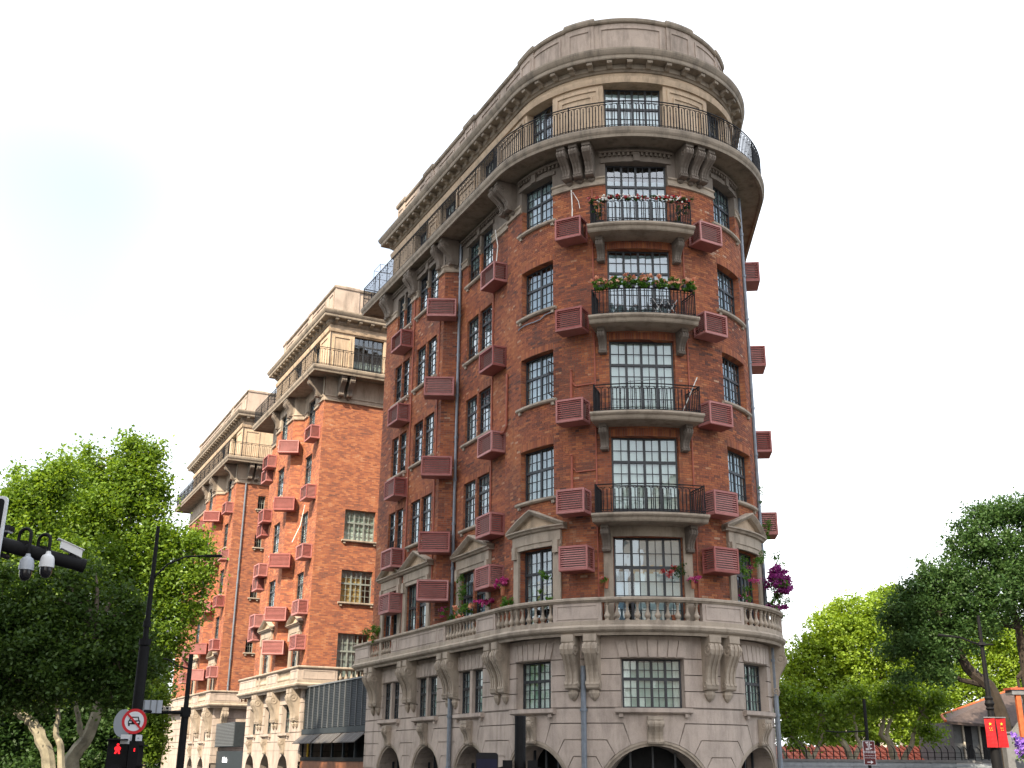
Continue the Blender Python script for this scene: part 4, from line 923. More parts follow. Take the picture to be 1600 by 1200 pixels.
    uu = sorted(set([L(t1), L(t0)]+[c+r*math.sin(k*math.pi/12) for c, r, _ in arcs for k in range(-6, 7)]))
    for a, b in zip(uu[:-1], uu[1:]):
        m = (a+b)/2; cc = [x for x in arcs if abs(m-x[0]) < x[1]]
        if cc:
            c, r, zc = cc[0]; z = lambda u: zc+math.sqrt(max(0, r*r-(u-c)**2)); g.add([f.P(a, OUT, z(a)), f.P(b, OUT, z(b)), f.P(b, OUT, 2.2), f.P(a, OUT, 2.2)], [(0, 1, 2, 3)]); g.add([f.P(a, OUT, z(a)), f.P(b, OUT, z(b)), f.P(b, -.6, z(b)), f.P(a, -.6, z(a))], [(0, 1, 2, 3)])
        else: g.add([f.P(a, OUT, -1.4), f.P(b, OUT, -1.4), f.P(b, OUT, 2.2), f.P(a, OUT, 2.2)], [(0, 1, 2, 3)])
    g.obj('arcade_wall', 'stone_base', B)
    g = G(); g.add([f.P(L(t1), -1.0, -1.4), f.P(L(t0)-.1, -1.0, -1.4), f.P(L(t0)-.1, -1.0, 2.6), f.P(L(t1), -1.0, 2.6)], [(0, 1, 2, 3)]); g.obj('arcade_back_wall', 'room', B)
    for c, r, zc in arcs: link('keystone', km, B, f.M(c, OUT-.01, zc+r+.84))
    for t in (.55, 1.15, 4.5, 5.1, 8.0, 8.6): link('console', cb, B, f.M(L(t0+t), OUT-.012, 5.265))
    link('console', cb, B, ef.M(.55, OUT-.012, 5.265))
    vpipe(ef, .68, .07, 5.6, 21, .06, 'pipe_grey', B) if t0 > 40 else None
    # air conditioners
    for k in (3, 4, 5, 6, 7):
        st = ST[k]+' brick storey'
        ac(f, L(t0+.95), .01, ZA[k]+.05, 'f', 'maroon air conditioner cage on the near corner pier of %s, %s' % (nearwords, st))
        ac(sp, SPL-.74, .05, ZA[k]+.05, 'f', 'maroon air conditioner cage on the splayed corner of %s, %s' % (nearwords, st))
        if k > 3 or t0 > 40: ac(f, L(t0+8.5), .47, ZA[k]+.05, 'f', 'maroon air conditioner cage near far edge of %s, %s' % (nearwords, st))
        if k > 3: ac(f, L(t0+9.3), .30, ZA[k]-.65, 'f', 'maroon air conditioner cage, lower outer one of pair, %s, %s' % (nearwords, st))
    return B, f, ef, sp
B2, f2, ef2_, sp_2 = wing(24.25, 36.0, -.28, 'sunlit red brick middle wing with stone attic behind the rounded block', 'the middle wing')
B3, f3, ef3_, sp_3 = wing(45.3, 63.6, -.5, 'farthest sunlit brick wing half hidden by the plane trees', 'the farthest wing')
bent(f2, [(L(27.0), .5, 13.3), (L(26.9), .12, 14.3), (L(26.5), .05, 15.4)], .03, 'cable_white', 'cable', B2)
bent(ef2_, [(.1, .12, 4.5), (.1, .12, 2.9), (.35, .12, 2.8), (.35, .12, -1.4)], .06, 'yellow_pipe', 'gas_pipe', B2)

# louvred annex in the gap between main block and middle wing
AX = thing('louvred_annex', 'dark grey louvred annex with awnings between the two brick blocks', 'building', (*FR.P(L(19), 0, 0)[:2], GROUND))
af = Prow(0); a0, a1 = L(24.2), L(14.3)
g = G(); g.box(af, a0, a1, -3.0, -.06, 2.95, 5.0); g.obj('louvre_backing', 'black_paint', AX)
n = 12
for i in range(n):
    g = G(); x0 = a0+(a1-a0)*i/n+.02; x1 = a0+(a1-a0)*(i+1)/n-.02
    for k in range(26):
        z = 3.0+k*.077; g.add([af.P(x0, -.01, z), af.P(x1, -.01, z), af.P(x1, -.05, z+.06), af.P(x0, -.05, z+.06)], [(0, 1, 2, 3)])
    g.obj('louvre_panel', 'louvre_dark', AX)
    g = G(); g.box(af, x0-.03, x0+.005, -.06, .01, 2.95, 5.02); g.obj('louvre_mullion', 'metal_grey', AX)
g = G(); g.box(af, a0, a1, -.1, .03, 5.0, 5.07); g.obj('top_rail', 'metal_grey', AX)
g = G(); g.box(af, a0, a1, -.1, .04, 2.70, 2.96); g.obj('fascia', 'louvre_dark', AX)
for i in range(3):
    x0 = a0+(a1-a0)*i/3+.12; x1 = a0+(a1-a0)*(i+1)/3-.12; g = G()
    g.add([af.P(x0, .02, 2.68), af.P(x1, .02, 2.68), af.P(x1, .5, 2.28), af.P(x0, .5, 2.28), af.P(x0, .02, 2.64), af.P(x1, .02, 2.64), af.P(x1, .5, 2.24), af.P(x0, .5, 2.24)], [(0, 1, 2, 3), (4, 7, 6, 5), (3, 2, 6, 7), (0, 3, 7, 4), (1, 5, 6, 2)])
    aw = g.obj('awning', 'awning', AX)
    for k in range(4):
        xx = x0+(x1-x0)*(k+.5)/4; g = G(); g.add([af.P(xx-.02, .02, 2.70), af.P(xx+.02, .02, 2.70), af.P(xx+.02, .5, 2.30), af.P(xx-.02, .5, 2.30)], [(0, 1, 2, 3)]); g.obj('seam', 'metal_grey', aw)
g = G(); g.box(af, a0, a1, -2.6, -2.5, -1.5, 2.7); g.obj('back_wall', 'room', AX)
g = G(); g.box(af, a0, a1, -.12, -.02, -1.6, 1.45); g.obj('timber_counter', 'wood', AX)
g = G(); g.box(af, a0, a1, -.3, .02, 1.45, 1.62); g.obj('counter_top', 'black_paint', AX)
for k in range(7):
    x = a0+(a1-a0)*k/6; g = G(); g.box(af, x-.05, x+.05, -.14, -.04, 1.62, 2.7); g.obj('post', 'louvre_dark', AX)
# equipment cabinet and lit shop sign in the second gap
AX2 = thing('louvred_cabinet', 'grey louvred service cabinet with lit white sign between the far wings', 'cabinet', (*FR.P(L(41), 0, 0)[:2], GROUND))
g = G(); g.box(af, L(45), L(39.5), -1.0, -.1, 2.2, 3.7); g.obj('cabinet_body', 'louvre_dark', AX2)
for k in range(16): g = G(); g.box(af, L(44.9), L(39.6), -.1, -.07, 2.26+k*.09, 2.31+k*.09); g.obj('slat', 'metal_grey', AX2)
g = G(); g.box(af, L(45.1), L(36.2), -1.4, -.3, -1.6, 1.95); g.obj('shop_front', 'louvre_dark', AX2)
g = G()
for k, h in enumerate((.32, .26, .34, .22, .22, .3, .22)): g.box(af, L(43.0)+k*.19, L(43.0)+k*.19+.12, -.28, -.25, 1.25, 1.25+h)
g.obj('sign_lettering', 'lit_sign', AX2, kind='stuff')

# ------------------------------------------------------------ tower behind the camera whose shadow lies on the near block
TW = thing('tower_block', 'tall concrete tower block standing behind the viewer on the left', 'building', (-14, -9, GROUND))
e2 = Vector((SUNDIR.x, SUNDIR.y)).normalized(); wv = Vector((-e2.y, e2.x)); 
if wv.x < 0: wv = -wv
cmin, cmax, HT = -30.0, -5.0, 76
mid = Vector((CX, CY))+e2*50; mid = mid-wv*mid.dot(wv)
def tw(c, k): p = wv*c+mid+e2*k; return (p.x, p.y)
g = G(); q = [tw(cmin, 0), tw(cmax, 0), tw(cmax, 16), tw(cmin, 16)]; g.quadgrid([[(x, y, GROUND) for x, y in q], [(x, y, HT) for x, y in q]]); g.obj('wall', 'tower_wall', TW)
tf = Flat(tw(cmin, 0), Vector(tw(cmax, 0))-Vector(tw(cmin, 0)))
if Vector((CX, CY)).dot(tf.n) < tf.o.dot(tf.n): tf = Flat(tw(cmax, 0), Vector(tw(cmin, 0))-Vector(tw(cmax, 0)))
for k in range(22):
    g = G(); g.box(tf, .8, cmax-cmin-.8, -.1, .04, 2+k*3.35, 3.7+k*3.35); g.obj('window_band', 'tower_glass', TW)
    g = G(); g.box(tf, .3, cmax-cmin-.3, -.1, .25, 1.3+k*3.35, 1.95+k*3.35); g.obj('floor_band', 'tower_wall', TW)

for nm, x0, x1, y0, y1, h in (('added_block_right', 16, 46, -44, -12, 24), ('added_block_left', -66, -40, -30, 26, 20)):  # extra blocks out of view, added to dim light from the low sky
    T = thing(nm, 'unseen block added to cut low sky light, %s behind the viewer' % ('to the right' if x0 > 0 else 'to the left'), 'building', ((x0+x1)/2, (y0+y1)/2, GROUND))
    g = G(); g.wbox(((x0+x1)/2, (y0+y1)/2, (h+GROUND)/2), ((x1-x0)/2, (y1-y0)/2, (h-GROUND)/2)); g.obj('wall', 'tower_wall', T)
    g = G(); g.wbox(((x0+x1)/2, (y0+y1)/2, h+.2), ((x1-x0)/2+.4, (y1-y0)/2+.4, .2)); g.obj('roof', 'roof_grey', T)
    ff = Flat((x1, y1), (-1, 0)) if x0 > 0 else Flat((x1, y0), (0, 1))
    for k in range(5):
        for j in range(8):
            u = 1.5+j*3.4
            g = G(); g.box(ff, u, u+1.5, -.1, .03, 1.2+k*3.6, 3.2+k*3.6); wn = g.obj('window', 'tower_glass', T)
# ------------------------------------------------------------ ground
def sheet(name, pts, z, mat):
    g = G(); g.add([(x, y, z) for x, y in pts], [tuple(range(len(pts)))]); o = g.obj(name, mat); o['kind'] = 'structure'; return o
sheet('ground', [(-1500, -1500), (1500, -1500), (1500, 1500), (-1500, 1500)], GROUND-.02, 'paving')
dl = Vector((-.44567, .8952)); nl = Vector((-.8952, -.44567))
def street(a, b): p = C2+nl*(R+a)+dl*b; return (p.x, p.y)
sheet('road', [street(5.5, -60), street(17, -60), street(17, 260), street(5.5, 260)], GROUND-.012, 'asphalt')
sheet('road', [(9.5, 14), (22, 14), (60, 180), (48, 180)], GROUND-.004, 'asphalt')
g = G(); a, b, c, d = street(5.3, -6), street(5.5, -6), street(5.5, 200), street(5.3, 200); g.quadgrid([[(*a, GROUND-.02), (*b, GROUND-.02), (*b, GROUND+.1), (*a, GROUND+.1)], [(*d, GROUND-.02), (*c, GROUND-.02), (*c, GROUND+.1), (*d, GROUND+.1)]]); k = g.obj('kerb', 'kerb'); k['kind'] = 'structure'
for i in range(12): sheet('lane_marking', [street(11.1, i*7-30), street(11.25, i*7-30), street(11.25, i*7-27), street(11.1, i*7-27)], GROUND-.004, 'lane_paint')
# ------------------------------------------------------------ foliage
def leaf_mesh(name, cents, size, mat, tones, up=.35, thin=.62):
    n = len(cents); c = np.asarray(cents)
    nn = NR.normal(size=(n, 3)); nn[:, 2] = np.abs(nn[:, 2])+up; nn /= np.linalg.norm(nn, axis=1)[:, None]
    a = NR.normal(size=(n, 3)); a -= (a*nn).sum(1)[:, None]*nn; a /= np.linalg.norm(a, axis=1)[:, None]; b = np.cross(nn, a)
    s = size*NR.uniform(.6, 1.25, n)[:, None]
    V = np.empty((n, 4, 3)); V[:, 0] = c-a*s*.5; V[:, 1] = c+b*s*thin*.5+nn*s*.12; V[:, 2] = c+a*s*.5; V[:, 3] = c-b*s*thin*.5+nn*s*.12
    me = bpy.data.meshes.new(name); me.vertices.add(4*n); me.vertices.foreach_set('co', V.ravel().astype(np.float32))
    me.loops.add(4*n); me.loops.foreach_set('vertex_index', np.arange(4*n, dtype=np.int32)); me.polygons.add(n)
    me.polygons.foreach_set('loop_start', np.arange(0, 4*n, 4, dtype=np.int32)); me.polygons.foreach_set('loop_total', np.full(n, 4, dtype=np.int32))
    at_ = me.attributes.new('tone', 'FLOAT', 'POINT'); at_.data.foreach_set('value', np.repeat(np.clip(tones, 0, 1), 4).astype(np.float32))
    me.materials.append(MATS[mat]); me.update(calc_edges=True); me.validate(); return me
def cloud(blobs, total, cr, flat=.75):
    """clumps of leaves spread through ellipsoids; blobs = (centre, (rx,ry,rz))"""
    vol = np.array([max(.05, r[0]*r[2]) for _, r in blobs]); vol = vol/vol.sum(); P = []; T = []
    for (c, r), v in zip(blobs, vol):
        nl_ = int(total*v); per = 42; nc = max(3, nl_//per)
        d = NR.normal(size=(nc, 3)); d /= np.linalg.norm(d, axis=1)[:, None]; rr = NR.uniform(.06, 1.30, nc)**.5
        cc = np.array(c)+d*rr[:, None]*np.array(r)
        tone = NR.normal(.5, .16, nc)
        k = NR.integers(0, nc, nl_); off = NR.normal(size=(nl_, 3))*cr*np.array([.55, .55, .55*flat])*NR.uniform(.6, 1.3, nc)[k][:, None]
        P.append(cc[k]+off); T.append(tone[k]+NR.normal(0, .13, nl_))
    return np.concatenate(P), np.concatenate(T)
def bl(px, py, Y, rx, ry=None, dep=None):
    c = at(px, py, Y); k = Y/1790*1.02; ry = ry or rx
    return (tuple(c), (rx*k, (dep or rx)*k, ry*k))
def limb(g, pts, Y, r0, r1, n=7):
    P = [at(p[0], p[1], Y+(p[2] if len(p) > 2 else 0)) for p in pts]; Q = [P[0]]
    for a, b in zip(P[:-1], P[1:]):
        for k in (1, 2, 3): Q.append(a.lerp(b, k/3)+Vector((rnd.uniform(-1, 1), rnd.uniform(-1, 1), rnd.uniform(-.5, .5)))*.05*(k < 3))
    g.tube(Q, [r0+(r1-r0)*i/(len(Q)-1) for i in range(len(Q))], n)
def tree(name, label, Y, blobs, n, size, lmat, bmat, limbs, cr=.55, group=None, up=.35, thin=.62):
    p0 = limbs[0][0][0]; b = at(p0[0], p0[1], Y)
    T = thing(name, label, 'tree', (b.x, b.y, GROUND), group)
    P, tn = cloud([bl(x[0], x[1], Y+(x[4] if len(x) > 4 else 0), x[2], x[3]) for x in blobs], n, cr)
    link('crown', leaf_mesh('crown', P, size, lmat, tn, up, thin), T, kind='stuff')
    g = G(); first = True
    for pts, r0, r1 in limbs:
        limb(g, pts, Y, r0, r1)
    g.tube([(b.x, b.y, GROUND), (b.x, b.y, (b.z+GROUND)/2), b], [limbs[0][1]*1.5, limbs[0][1]*1.2, limbs[0][1]], 9)
    # twigs reaching into every clump of the crown
    tip = [at(l[0][-1][0], l[0][-1][1], Y) for l in limbs]
    for x in blobs:
        c = at(x[0], x[1]+x[3]*.1, Y+(x[4] if len(x) > 4 else 0)); s = min(tip, key=lambda q: (q-c).length); m = s.lerp(c, .5)+Vector((0, 0, .3))
        g.tube([s, m, c], [limbs[0][2]*.6+.02, limbs[0][2]*.4+.015, .012], 5)
    g.obj('trunk', bmat, T, smooth=True); return T
tree('plane_tree', 'tall bright green plane tree in front of the farthest wing', 45,
     [(206, 690, 7, 22), (222, 702, 6, 18), (238, 714, 8, 22), (252, 740, 7, 24), (160, 738, 8, 18), (186, 722, 7, 18), (206, 705, 12, 22), (236, 725, 15, 22), (200, 760, 34, 44), (238, 778, 24, 40), (172, 800, 52, 46), (228, 850, 42, 40), (170, 890, 70, 55), (236, 930, 40, 42), (298, 845, 22, 18), (318, 866, 16, 10), (303, 905, 26, 24), (285, 958, 28, 20), (255, 1000, 34, 34), (180, 985, 70, 50), (140, 745, 20, 34), (136, 712, 7, 22), (122, 735, 7, 18), (110, 820, 50, 60), (215, 1045, 45, 32), (265, 880, 28, 60)], 76000, .175, 'leaf_plane', 'bark_pale',
     [([(108, 1225), (112, 1185), (132, 1160), (149, 1122), (157, 1080), (162, 1035), (172, 960)], .34, .10), ([(135, 1155), (124, 1140), (122, 1118), (116, 1085), (112, 1040)], .14, .06), ([(172, 960), (200, 860), (206, 740)], .10, .03), ([(165, 1020), (240, 940), (300, 880)], .09, .03)], .5)
tree('plane_tree', 'broad plane tree at left edge behind the camera mast', 41,
     [(90, 755, 26, 40), (97, 728, 8, 22), (80, 742, 7, 18), (60, 752, 7, 18), (60, 790, 34, 40), (22, 800, 34, 44), (40, 770, 20, 26), (25, 750, 8, 20), (35, 870, 70, 60), (95, 900, 50, 60), (-30, 860, 70, 80), (10, 960, 80, 60), (90, 990, 60, 50), (-20, 1040, 60, 50), (60, 1060, 60, 36)], 72000, .17, 'leaf_plane', 'bark_pale',
     [([(82, 1225), (75, 1180), (62, 1145), (52, 1130), (44, 1122), (22, 1108), (10, 1085), (0, 1040)], .26, .09), ([(98, 1215), (95, 1165), (88, 1150), (90, 1110), (84, 1060)], .14, .07), ([(0, 1040), (20, 940), (40, 840)], .09, .03)], .48)
tree('plane_tree', 'plane tree added low for the dark crowns, leaves darkened for shade', 35,  # extra tree standing in for the shaded lower crowns
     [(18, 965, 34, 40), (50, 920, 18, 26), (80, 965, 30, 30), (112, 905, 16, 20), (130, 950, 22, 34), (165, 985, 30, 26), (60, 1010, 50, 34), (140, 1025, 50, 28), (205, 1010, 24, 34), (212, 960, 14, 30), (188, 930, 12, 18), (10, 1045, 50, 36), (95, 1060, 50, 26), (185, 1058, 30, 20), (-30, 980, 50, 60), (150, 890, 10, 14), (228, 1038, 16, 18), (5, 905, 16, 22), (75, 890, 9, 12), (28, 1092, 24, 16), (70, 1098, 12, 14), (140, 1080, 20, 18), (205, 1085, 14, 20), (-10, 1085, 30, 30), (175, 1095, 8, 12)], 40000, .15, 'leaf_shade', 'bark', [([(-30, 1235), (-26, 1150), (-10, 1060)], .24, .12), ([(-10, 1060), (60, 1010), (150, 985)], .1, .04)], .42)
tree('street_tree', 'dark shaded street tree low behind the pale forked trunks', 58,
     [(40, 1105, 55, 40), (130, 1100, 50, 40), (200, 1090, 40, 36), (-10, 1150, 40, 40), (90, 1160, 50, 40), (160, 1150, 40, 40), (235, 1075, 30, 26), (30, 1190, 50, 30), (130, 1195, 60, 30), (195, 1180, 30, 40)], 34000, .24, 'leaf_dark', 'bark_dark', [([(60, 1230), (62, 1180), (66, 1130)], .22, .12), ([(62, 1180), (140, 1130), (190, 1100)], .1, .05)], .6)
tree('street_tree', 'small leafy street tree beside the farthest wing base', 52,
     [(238, 1160, 16, 26), (225, 1130, 20, 22), (246, 1125, 12, 14), (236, 1090, 22, 18)], 9000, .18, 'leaf_plane', 'bark_pale', [([(222, 1225), (226, 1180), (232, 1130)], .08, .04)], .4)
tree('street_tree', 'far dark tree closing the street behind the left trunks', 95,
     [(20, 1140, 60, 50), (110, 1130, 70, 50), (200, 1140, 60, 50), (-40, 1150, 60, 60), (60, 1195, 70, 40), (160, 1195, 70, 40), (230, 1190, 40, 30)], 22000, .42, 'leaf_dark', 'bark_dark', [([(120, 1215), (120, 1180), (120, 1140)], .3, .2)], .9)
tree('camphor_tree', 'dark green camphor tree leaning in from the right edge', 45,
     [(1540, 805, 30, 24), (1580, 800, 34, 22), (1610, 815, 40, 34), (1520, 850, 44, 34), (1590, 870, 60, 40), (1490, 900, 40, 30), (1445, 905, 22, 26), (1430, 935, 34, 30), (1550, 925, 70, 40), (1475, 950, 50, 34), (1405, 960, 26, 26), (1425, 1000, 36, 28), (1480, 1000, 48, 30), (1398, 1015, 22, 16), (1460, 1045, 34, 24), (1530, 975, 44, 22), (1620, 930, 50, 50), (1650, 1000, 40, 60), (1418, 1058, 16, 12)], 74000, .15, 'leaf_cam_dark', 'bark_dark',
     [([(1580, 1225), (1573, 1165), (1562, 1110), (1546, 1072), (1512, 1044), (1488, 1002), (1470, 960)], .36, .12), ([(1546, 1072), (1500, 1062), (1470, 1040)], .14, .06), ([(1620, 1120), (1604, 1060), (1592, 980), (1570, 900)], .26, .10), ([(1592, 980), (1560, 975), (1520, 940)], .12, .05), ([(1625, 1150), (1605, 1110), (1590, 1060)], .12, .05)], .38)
tree('camphor_tree', 'sunlit yellow green camphor tree with rounded crown right of the building', 68,
     [(1340, 965, 42, 32), (1385, 945, 34, 24), (1395, 925, 16, 12), (1296, 990, 36, 30), (1420, 960, 40, 34), (1258, 1030, 34, 30), (1310, 1020, 44, 34), (1370, 1000, 52, 36), (1430, 1010, 46, 40), (1235, 1065, 22, 26), (1275, 1070, 44, 30), (1400, 1055, 50, 34), (1228, 1100, 18, 22), (1450, 1060, 40, 40), (1310, 950, 14, 12), (1300, 1110, 50, 26), (1360, 1105, 46, 26), (1420, 1110, 40, 26), (1245, 1125, 24, 20), (1330, 1060, 40, 30), (1275, 1140, 40, 18), (1340, 1145, 40, 16), (1420, 1145, 44, 18), (1310, 1165, 40, 8)], 92000, .21, 'leaf_camphor', 'bark_dark',
     [([(1368, 1225), (1366, 1150), (1362, 1105)], .40, .26), ([(1362, 1105), (1345, 1070), (1310, 1030)], .16, .05), ([(1362, 1105), (1352, 1050), (1340, 985)], .18, .05), ([(1362, 1105), (1378, 1050), (1388, 965)], .18, .05), ([(1366, 1110), (1400, 1070), (1420, 1010)], .14, .05), ([(1345, 1080), (1300, 1065), (1265, 1050)], .11, .04)], .5)
tree('camphor_tree', 'sunlit yellow green foliage showing through behind the dark camphor', 66,
     [(1560, 1000, 46, 36), (1600, 1030, 50, 40), (1530, 1050, 40, 34), (1580, 1075, 44, 24), (1500, 1075, 34, 28), (1650, 1040, 60, 60), (1480, 1110, 24, 22), (1510, 1000, 26, 30), (1475, 1140, 20, 24)], 36000, .21, 'leaf_camphor', 'bark_dark', [([(1540, 1225), (1536, 1140), (1545, 1080)], .3, .12), ([(1545, 1080), (1520, 1040), (1500, 1010)], .12, .05)], .5)
for lab, bb, ll, nlv in (
    ('pale barked plane tree nearest the prow, right side', [(1258, 1092, 15, 12), (1236, 1108, 16, 16), (1280, 1104, 14, 12), (1228, 1140, 14, 16), (1262, 1128, 12, 8), (1222, 1085, 8, 16), (1295, 1128, 12, 9), (1244, 1160, 10, 8), (1275, 1150, 8, 6)], [([(1282, 1225), (1268, 1190), (1254, 1168), (1236, 1154)], .20, .10), ([(1238, 1225), (1232, 1190), (1222, 1170)], .12, .06), ([(1268, 1190), (1285, 1150), (1290, 1120)], .1, .05)], 5200),
    ('pale forked plane tree just left of the brown sign', [(1326, 1098, 16, 12), (1308, 1108, 12, 10), (1345, 1104, 14, 12), (1300, 1150, 10, 10), (1318, 1132, 9, 7), (1336, 1080, 10, 10)], [([(1336, 1225), (1333, 1190), (1318, 1160), (1296, 1138), (1276, 1110)], .20, .07), ([(1333, 1190), (1345, 1165), (1338, 1150), (1335, 1115)], .12, .05)], 3000),
    ('pale plane tree with wide fork just right of the brown sign', [(1380, 1084, 16, 12), (1402, 1074, 18, 12), (1425, 1092, 20, 14), (1455, 1108, 14, 14), (1372, 1112, 12, 9), (1440, 1140, 14, 9), (1470, 1090, 10, 12), (1400, 1108, 14, 8), (1462, 1150, 10, 9)], [([(1402, 1225), (1399, 1188), (1390, 1160), (1376, 1148), (1380, 1115)], .22, .07), ([(1402, 1200), (1424, 1165), (1430, 1140), (1440, 1115)], .14, .05), ([(1399, 1180), (1385, 1145), (1396, 1110)], .12, .05)], 5600)):
    tree('plane_tree', lab, 50, bb, nlv, .17, 'leaf_plane', 'bark_pale', ll, .42)
# ------------------------------------------------------------ plants and things on the balconies
def plant(name, label, cat, blobs, nleaf, lsz, petals=(), pot=None, group=None, lmat='leaf_pot', cr=.10):
    c = Vector(blobs[0][0]); T = thing(name, label, cat, (c.x, c.y, c.z-.2), group)
    if nleaf: P, tn = cloud(blobs, nleaf, cr); link('foliage', leaf_mesh('foliage', P, lsz, lmat, tn, .2), T, kind='stuff')
    for bb, n, sz, mat in petals:
        P, tn = cloud(bb, n, cr*.9); link('flowers', leaf_mesh('flowers', P, sz, mat, tn, .1, .95), T, kind='stuff')
    if pot: pot(T)
    return T
fb = lambda fr, u, d, z, ru, rd, rz: (fr.P(u, d, z), (ru, rd, rz))
for i in range(7):          # grey planter boxes along the fourth-storey balcony rail
    u = -1.24+i*.415; z = SLAB[6]+.92
    def pot(T, u=u, z=z):
        g = G(); tf = tangent(FR, u, .95)
        g.quadgrid([[tf.P(-.175, -.08, z), tf.P(.175, -.08, z), tf.P(.175, .10, z), tf.P(-.175, .10, z)], [tf.P(-.195, -.10, z+.17), tf.P(.195, -.10, z+.17), tf.P(.195, .12, z+.17), tf.P(-.195, .12, z+.17)]]); g.obj('box', 'planter', T)
    plant('planter_box', 'grey trough of orange pink flowers on balcony rail, %s from left' % ('first', 'second', 'third', 'fourth', 'fifth', 'sixth', 'seventh')[i], 'planter', [fb(FR, u, .97, z+.24, .26, .12, .12), fb(FR, u, 1.07, z+.10, .22, .06, .12)], 760, .085, [([fb(FR, u, .98, z+.36, .27, .12, .10), fb(FR, u, 1.08, z+.22, .2, .05, .08)], 190 if i not in (4,) else 70, .085, 'petal_orange')], pot, 'flower troughs along the balcony', cr=.07)
# garland on the topmost prow balcony
zt = SLAB[7]+.95
plant('garland', 'red and white bauble garland draped over the topmost prow balcony rail', 'garland', [fb(FR, u, .95, zt-.02+.05*math.sin(u*6), .14, .06, .07) for u in np.linspace(-1.4, 1.4, 12)]+[fb(FR, s*1.36, .9, zt-.3, .1, .1, .25) for s in (-1, 1)], 1500, .075, [([fb(FR, u, .97, zt-.01, .14, .07, .10) for u in np.linspace(-1.4, 1.4, 12)], 420, .075, 'petal_red')], None, lmat='leaf_dark', cr=.06)
g = G(); GA = bpy.data.objects['garland']
for i in range(60): u = -1.42+2.84*rnd.random(); p = FR.P(u, .99+rnd.uniform(-.04, .05), zt+rnd.uniform(-.12, .09)); rr = rnd.uniform(.026, .042); g.lathe([(.002, -rr), (rr*.7, -rr*.7), (rr, 0), (rr*.7, rr*.7), (.002, rr)], p, 6)
g.obj('baubles', 'bauble', GA, smooth=True, kind='stuff')
for s, nm in ((-1, 'left'), (1, 'right')):
    plant('potted_tree', 'small decorated fir in a pot at the %s end of the topmost balcony' % nm, 'plant', [fb(FR, s*1.22, .6, SLAB[7]+.35+k*.16, .16-.035*k, .16-.035*k, .1) for k in range(4)], 350, .06, [([fb(FR, s*1.22, .65, SLAB[7]+.6, .13, .13, .25)], 40, .05, 'petal_orange')], lambda T, s=s: (lambda g: (g.lathe([(.10, 0), (.14, .22), (.13, .24)], FR.P(s*1.22, .6, SLAB[7]+.01), 9), g.obj('pot', 'planter', T)))(G()), lmat='leaf_dark', cr=.05)
# terrace plants behind the stone balustrade
def potf(fr, u, d, z, r=.14): return lambda T: (lambda g: (g.lathe([(r*.7, 0), (r, .24), (r*1.1, .26), (r*1.1, .30)], fr.P(u, d, z), 10), g.obj('pot', 'terracotta', T)))(G())
plant('bougainvillea', 'large purple bougainvillea mass at right edge of the stone balcony', 'plant', [fb(FR, 5.55, .55, 7.25, .35, .35, .45), fb(FR, 5.75, .50, 6.6, .35, .30, .35), fb(FR, 5.2, .4, 6.5, .3, .2, .3), fb(FR, 6.0, .6, 8.2, .1, .2, .5), fb(FR, 5.8, .75, 7.0, .2, .3, .5)], 1500, .09, [([fb(FR, 5.45, .62, 7.35, .42, .40, .40), fb(FR, 5.6, .62, 7.75, .25, .25, .22), fb(FR, 5.2, .4, 6.45, .4, .2, .14), fb(FR, 5.9, .75, 7.3, .15, .3, .2)], 2800, .09, 'petal_purple')], potf(FR, 5.6, .2, 5.56, .2), cr=.13)
plant('climbing_rose', 'green climber with pale pink blossoms beside the right pedimented window', 'plant', [fb(FR, 3.35, .25, 7.5, .2, .12, .5), fb(FR, 3.8, .28, 7.7, .4, .12, .3), fb(FR, 3.3, .3, 6.6, .15, .15, .5), fb(FR, 4.5, .3, 8.2, .2, .1, .3)], 700, .08, [([fb(FR, 3.6, .3, 7.5, .4, .12, .35), fb(FR, 3.3, .3, 6.6, .15, .15, .3)], 90, .07, 'petal_pink')], potf(FR, 3.35, .25, 5.56), cr=.11)
plant('creeper', 'green creeper on the air conditioner at the right silhouette', 'plant', [fb(FR, R*1.3, .28, 9.6, .2, .2, .25), fb(FR, R*1.28, .25, 9.1, .15, .15, .3), fb(FR, R*1.28, .15, 10.6, .06, .08, .6)], 420, .07, cr=.1)
plant('flower_pot', 'bright pink flowers in a wall pot right of the middle window', 'plant', [fb(FR, 1.32, .28, 6.95, .12, .1, .08)], 90, .06, [([fb(FR, 1.35, .30, 7.02, .22, .12, .09)], 260, .065, 'petal_pink')], potf(FR, 1.32, .22, 6.7, .08), cr=.07)
plant('flower_pot', 'small pot with trailing red flowers left of the middle window', 'plant', [fb(FR, -1.32, .26, 6.95, .13, .1, .1)], 150, .06, [([fb(FR, -1.32, .28, 7.0, .14, .1, .1)], 40, .06, 'petal_red')], potf(FR, -1.32, .22, 6.68, .08), cr=.07)
plant('shrub', 'reddish brown potted maple before the middle window', 'plant', [fb(FR, .72, .25, 7.25, .38, .15, .22)], 300, .06, [([fb(FR, .72, .25, 7.25, .38, .15, .24)], 200, .06, 'petal_red')], potf(FR, .72, .22, 5.56), lmat='leaf_dark', cr=.1)
plant('shrub', 'light green young tree before the left pedimented window', 'plant', [fb(FR, -3.55, .25, 7.0, .22, .15, .35), fb(FR, -3.4, .25, 6.5, .18, .15, .25)], 320, .085, (), potf(FR, -3.5, .22, 5.56), cr=.1)
plant('shrub', 'grassy green plants on the balcony left of the prow pediment', 'plant', [fb(FR, L(.2), .22, 6.55, .55, .12, .16)], 600, .09, (), potf(FR, L(.3), .2, 5.56), cr=.1)
